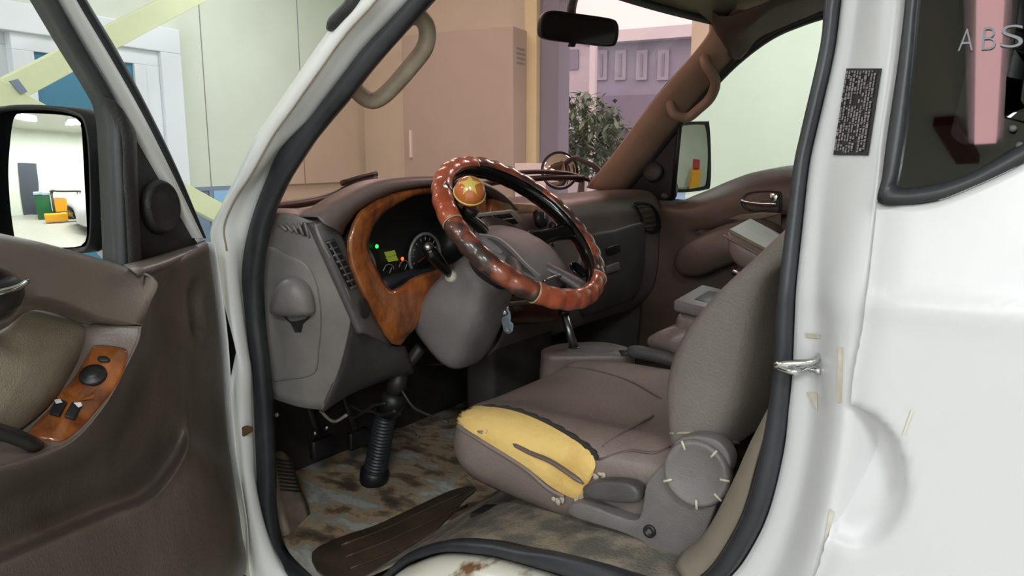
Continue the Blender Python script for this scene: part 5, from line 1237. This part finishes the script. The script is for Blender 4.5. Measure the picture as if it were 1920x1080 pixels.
tube('hinge_bar', [nb0 + V((-.02, .02, -.02)), nb0 + V((-.12, .02, -.05))], .008, M['chrome'], ps_, n=8)
# ================================================================ MIDDLE SEAT folded into a cup-holder tray
ms = empty('middle_seat', V((.6, -.08, .7)), 'folded middle seat with cup-holder tray beside the driver backrest', 'car seat')
a0, a1 = Yp(1262,562,.04), Yp(1322,577,.04); a1 = a0 + (a1 - a0) * 4.5; dz = V((0, 0, -.028)); fr_o = Yp(1296,548,-.20) - a0
fr_o = V((0, -.22, .0)) + V((.02, 0, .005))
blk('tray', a0, a1, a0 + fr_o, a1 + fr_o, a0 + dz, a1 + dz, a0 + dz + fr_o, a1 + dz + fr_o, M['grey'], ms, .008)
b0 = a0 + dz + V((-.004, -.004, -.002)); b1 = a1 + dz + V((0, -.004, -.002)); d2 = V((-.0, .01, -.085))
blk('backrest', b0, b1, b0 + fr_o, b1 + fr_o, b0 + d2, b1 + d2, b0 + d2 + fr_o, b1 + d2 + fr_o, M['leather'], ms, .02)
for k in range(2):
    t0, t1 = .10 + k * .30, .34 + k * .30; e1, e2 = a0.lerp(a1, t0), a0.lerp(a1, t1); q = [e1 + fr_o * .22, e2 + fr_o * .22, e2 + fr_o * .78, e1 + fr_o * .78]
    prism('cup_well', [p + V((0, 0, .0012)) for p in q], V((0, 0, -.02)), M['black'], ms, bev=.003)
cw = [(1214,640),(1222,628),(1262,612),(1300,620),(1300,680),(1262,662),(1225,652)]
c0_ = cr([Yp(*p, .03) for p in cw], 3, True); cwc = sum(c0_, V()) / len(c0_)
loft('cushion', [[p.lerp(cwc, .1) + V((0, -.25, 0)) for p in c0_], [p + V((0, -.23, 0)) for p in c0_], c0_, [p.lerp(cwc, .12) + V((0, .015, 0)) for p in c0_], [p.lerp(cwc, .95) + V((0, .02, 0)) for p in c0_]], M['leather'], ms, cu=True)
# ================================================================ GEAR CONSOLE AND LEVER, PARKING BRAKE
gc_ = empty('gear_console', V((.97, 0, .55)), 'gear console with metal shift lever beside the driver seat', 'gear console')
gp = [(1014,660),(1026,651),(1060,645),(1130,643),(1178,652),(1190,662),(1178,668),(1130,668),(1034,668)]
g0 = cr([Zp(*p, .855) for p in gp], 4, True); gcc = sum(g0, V()) / len(g0)
loft('console_box', [[p.lerp(gcc, -.05) - V((0, 0, .33)) for p in g0], [p.lerp(gcc, -.02) - V((0, 0, .05)) for p in g0], [p - V((0, 0, .012)) for p in g0], g0, [p.lerp(gcc, .08) + V((0, 0, .004)) for p in g0], [p.lerp(gcc, .96) + V((0, 0, .004)) for p in g0]], M['brown_trim'], gc_, cu=True)
sl = [Zp(*p, .8605) for p in ((1062,652),(1085,648),(1140,650),(1150,657),(1120,661),(1070,660))]
prism('shift_gate', cr(sl, 3, True), V((0, 0, -.003)), M['grey'], gc_, smooth=False)
sl = [Zp(*p, .861) for p in ((1160,656),(1180,656),(1186,663),(1165,665))]; prism('coin_slot', sl, V((0, 0, -.003)), M['black'], gc_, bev=.002)
g_a = Zp(1077, 652, .86); g_b = Yp(1058, 590, g_a.y + .0); g_c = Yp(1046, 540, g_a.y)
tube('gear_lever', [g_a, g_b], [.0115, .0105], M['steel'], gc_, n=16)
tube('lever_boot', [g_a - V((0, 0, .006)), g_a + V((0, 0, .004))], [.02, .014], M['black'], gc_, n=16)
tube('lever_collar', [g_b - (g_b - g_a) * .02, g_b + (g_b - g_a) * .14], [.0145, .0145], M['black'], gc_, n=16)
loft('gear_knob', [[g_c + V((math.cos(a) * .024 * math.cos(t), math.sin(a) * .024 * math.cos(t), .034 * math.sin(t))) for a in [6.283 * k / 20 for k in range(20)]] for t in [math.radians(-85 + 170 * i / 8) for i in range(9)]], M['black'], gc_, cu=True, cap=True)
tube('lever_neck', [g_b, g_c], .011, M['black'], gc_, n=12)
pb = empty('parking_brake', V((.75, .05, .7)), 'dark grey parking brake lever lying between the seats', 'handbrake')
P = [Yp(*p, .06) for p in ((1178,662),(1192,660),(1230,667),(1270,679),(1310,690))]
tube('grip', cr(P, 4), [.006, .012, .0145, .015] + [.0165] * 12 + [.015], M['grey_dark'], pb, n=14, flat=1.1)
tube('lever_arm', [P[-1], P[-1] + V((-.12, 0, -.10))], .012, M['dark_metal'], pb, n=10)
# ================================================================ MIRRORS AND WIPERS
rv = empty('rear_view_mirror', V((1.0, 0, 1.66)), 'black-framed inside rear-view mirror hanging from the windshield top', 'mirror')
rc = Yp(1086, 52, 0.0); rn = V((-.93, .36, -.04)).normalized()
def Rv(px, py, o=0.0): return pl(px, py, rc + rn * o, rn)
ro = cr([Rv(*p) for p in ((1013,48),(1016,34),(1024,23),(1042,20),(1095,27),(1146,35),(1158,44),(1160,60),(1156,80),(1144,87),(1095,82),(1040,76),(1018,70),(1013,60))], 4, True); roc = sum(ro, V()) / len(ro)
rm = loft('mirror_frame', [[p.lerp(roc, .08) - rn * .003 for p in ro], [p.lerp(roc, .02) + rn * .002 for p in ro], ro, [p - rn * .012 for p in ro], [p.lerp(roc, .2) - rn * .026 for p in ro], [p.lerp(roc, .9) - rn * .032 for p in ro]], M['black'], rv, cu=True)
loft('mirror_glass', [[p.lerp(roc, .075) - rn * .002 for p in ro], [p.lerp(roc, .5) - rn * .002 for p in ro], [p.lerp(roc, .98) - rn * .002 for p in ro]], M['mirror_dark'], rv, cu=True)
tube('stem', cr([roc - rn * .025, Rv(1072, 14, -.05), Rv(1080, -18, -.07)], 4), .012, M['black'], rv, n=10)
prism('dip_lever', [Rv(*p, -.004) for p in ((1071,79),(1081,80),(1079,88),(1069,87))], -rn * .012, M['black'], rv, bev=.002)
fm = empty('fender_mirror', V((1.75, -.75, 1.15)), 'small round convex mirror on a black arm outside the passenger corner', 'mirror')
fc_ = Yp(1049, 320, -.86); fn = (CAM - fc_).normalized() + V((-.35, 0, .12)); fn.normalize()
rad = 36 / F * (fc_ - CAM).dot(FW)
lathe('mirror_shell', [(rad * .5, -.05), (rad * .9, -.02), (rad, 0), (rad * 1.0, .004), (rad * .95, .004)], fc_, fn, M['black'], fm, 36)
lathe('mirror_glass', [(rad * .96, .003), (rad * .8, .009), (rad * .5, .015), (rad * .2, .0175), (.001, .018)], fc_, fn, M['mirror'], fm, 36)
tube('mirror_arm', cr([fc_ - fn * .04, Yp(1074, 297, -.86), Yp(1095, 303, -.84), Yp(1122, 318, -.82), Yp(1135, 345, -.80)], 5), .010, M['black'], fm, n=10)
wpr = empty('windshield_wiper', V((1.6, -.3, 1.2)), 'black wiper arm and blade lying low across the windshield', 'wiper')
wsr = []
for k in range(9):
    t = k / 8; wsr.append([ws_base(y).lerp(ws_top(y * .87), t) + V((.03, 0, .03)) * math.sin(math.pi * t) for y in ys])
wsB = bvh_of(wsr)
def onw(px, py, l=.025): return hit(wsB, px, py, -l)[0]
tube('blade', cr([onw(*p) for p in ((900,357),(950,349),(1000,344),(1050,341),(1100,341))], 5), .010, M['black'], wpr, n=8)
tube('arm', cr([onw(*p, .04) for p in ((960,340),(1020,336),(1075,338),(1112,349))], 5), .008, M['black'], wpr, n=8)
tube('nozzle', [onw(1085, 344, .03), onw(1098, 346, .03)], .012, M['black'], wpr, n=8)
wp2 = empty('windshield_wiper', V((1.5, .4, 1.2)), "black wiper blade behind the dash hood on the driver's side", 'wiper')
tube('blade', cr([onw(*p) for p in ((515,402),(560,396),(600,389),(640,377),(680,358),(715,347))], 5), .011, M['black'], wp2, n=8)
tube('arm', cr([onw(*p, .04) for p in ((660,362),(690,352),(722,344))], 4), .008, M['black'], wp2, n=8)
# ================================================================ FLOOR MAT
mo = [(585,1040),(640,1010),(700,990),(770,958),(840,925),(880,915),(893,920),(870,940),(830,985),(790,1020),(740,1060),(700,1085),(610,1085)]
fm0 = cr([Zp(*p, .5165) for p in mo], 3, True)
fmat = prism('floor_mat', fm0, V((0, 0, .006)), M['mat'], None, bev=.002)
for k in range(3):
    a = [Zp(x + 8 * k, y + 22 * k, .5235) for x, y in ((640, 1022), (720, 992), (800, 955), (868, 925))][:4 - (k > 1)]
    tube('moulded_rib', cr(a, 4), .003, M['mat'], fmat, n=6)
tag(fmat, 'dark brown rubber mat on the muddy footwell floor', 'floor mat'); fmat['kind'] = 'thing'
# ================================================================ THE GARAGE BEHIND THE CAMERA (what the mirrors and glass reflect)
st(gbox('door_1', .95, 1.75, LG, LG + .05, 0, 2.05, mat('dark_steel_door', srgb(66, 70, 78), .5)))
gb_ = empty('green_bin', G(.95, -7.4, 0), 'green plastic bin with pale lid, seen in the door mirror', 'bin')
bn = bmesh.new()
gbox_bm(bn, .65, 1.2, -7.6, -7.05, 0, .85); bm_obj('bin_body', bn, mat('green_plastic', srgb(28, 92, 52), .4), gb_, bev=.04)
gbox('lid', .62, 1.23, -7.62, -7.02, .85, .95, mat('pale_blue_plastic', srgb(150, 176, 186), .4), gb_, bev=.02)
oc_ = empty('tool_cart', G(.2, -7.2, 0), 'orange and black tool cart beside the green bin, seen in the door mirror', 'cart')
OR = mat('orange_paint', srgb(228, 160, 30), .4)
gbox('drawer_unit', .1, .55, -7.4, -6.95, .25, .72, OR, oc_, bev=.02)
gbox('tray', -.45, .62, -7.45, -6.9, .12, .25, M['black'], oc_, bev=.02)
gbox('worktop', -.45, .62, -7.45, -6.9, .95, 1.0, M['black'], oc_, bev=.01)
for b in (-.42, .57):
    for g in (-7.42, -6.95): tube('leg', [G(b, g, .0), G(b, g, .96)], .02, M['black'], oc_, n=8)
jk = empty('lift_arm', G(.4, -5.9, 0), 'low orange lift arm on the garage floor, seen in the door mirror', 'lift arm')
gbox('arm', .25, 1.0, -6.45, -6.2, .05, .3, OR, jk, bev=.02); gbox('arm', -.6, .25, -6.42, -6.22, .08, .24, M['black'], jk, bev=.02)
# white car nosing in from the right of the mirror
car = empty('white_car', G(-1.6, -5.0, 0), 'white hatchback parked beyond the tool cart, seen in the door mirror', 'car')
def carsec(b, w_, z0, z1, z2):
    b += .75
    return [G(b, -5.0 + w_ * s, z) for s, z in ((-1, z0), (-1.02, (z0 + z1) / 2), (-.97, z1), (-.7, z2), (0, z2 + .02), (.7, z2), (.97, z1), (1.02, (z0 + z1) / 2), (1, z0))]
cs_ = [carsec(-.42, .62, .3, .5, .62), carsec(-.5, .78, .25, .62, .78), carsec(-.75, .86, .22, .75, .92), carsec(-1.5, .88, .22, .88, 1.02), carsec(-1.7, .88, .22, .92, 1.1), carsec(-2.3, .86, .22, .95, 1.46), carsec(-3.6, .86, .22, .95, 1.5), carsec(-4.4, .84, .25, .92, 1.2), carsec(-4.55, .8, .3, .7, .8)]
cs2 = smooth_rows(cs_, 3); loft('car_body', cs2, M['white'], car, solid=.01)
cb = bvh_of(cs2)
bm = bmesh.new(); gbox_bm(bm, 0.23, .35, -5.35, -4.65, .36, .52); bm_obj('grille', bm, M['black_gloss'], car, bev=.02)
for s in (-1, 1):
    lathe('headlight', [(.13, -.05), (.12, .03), (.06, .05), (.001, .055)], G(.19, -5.0 + s * .62, .68), EB + EG * (s * .4), M['black_gloss'], car, 20)
    for b in (-.2, -2.95):
        lathe('wheel', [(.31, -.1), (.32, 0), (.31, .1), (.2, .11), (.001, .1)], G(b, -5.0 + s * .78, .32), EG * s, M['rubber'], car, 24)
gbox('windscreen', -1.35, -1.0, -5.6, -4.4, 1.08, 1.12, M['black_gloss'], car)
# a yellow floor scrubber behind the van on the passenger side
ys2 = empty('floor_scrubber', G(-4.2, 4.6, 0), 'yellow and red floor scrubber seen in the passenger-side mirror', 'cleaning machine')
gbox('tank', -4.6, -3.9, 4.3, 4.9, .2, .9, OR, ys2, bev=.08); gbox('seat_block', -4.5, -4.1, 4.4, 4.8, .9, 1.25, mat('red_plastic', srgb(176, 50, 40), .4), ys2, bev=.05)
for b in (-4.5, -4.0):
    for g in (4.36, 4.84): lathe('wheel', [(.14, -.04), (.15, 0), (.14, .04), (.001, .04)], G(b, g, .15), EG, M['rubber'], ys2, 16)
# glowing pink slab and maroon boards, added unseen to colour the dark glass's reflections
pk = empty('reflection_glow', G(.78, -2.6, CH - .06), 'pink glowing slab under the ceiling, added for the reflection in the sliding door glass', 'ceiling light')
def slab(nm, q, z0, z1, m): return prism(nm, [G(b, g, z0) for b, g in q], V((0, 0, z1 - z0)), m, pk, smooth=False)
slab('housing', ((.50, -1.65), (.70, -1.65), (1.07, -3.65), (.87, -3.65)), CH - .04, CH, M['frame_white'])  # white backing of the added glow slab
slab('glow_face', ((.54, -1.7), (.65, -1.7), (1.02, -3.6), (.90, -3.6)), CH - .07, CH - .04, mat('pink_glow', srgb(230, 170, 175), .5, emit=(1, .56, .58, 1), estr=8.0))
MR = mat('maroon_panel', srgb(96, 26, 36), .5)
tag(gbox('reflection_board', .28, .50, -2.75, -1.6, CH - .06, CH, MR), 'unseen maroon board added beside the pink slab for the dark red reflection in the glass', 'board')
tag(gbox('reflection_board', 1.06, 1.2, -3.95, -3.3, CH - .06, CH, MR), 'short maroon board at the end of the pink lamp, mirrored low in the dark glass', 'board')
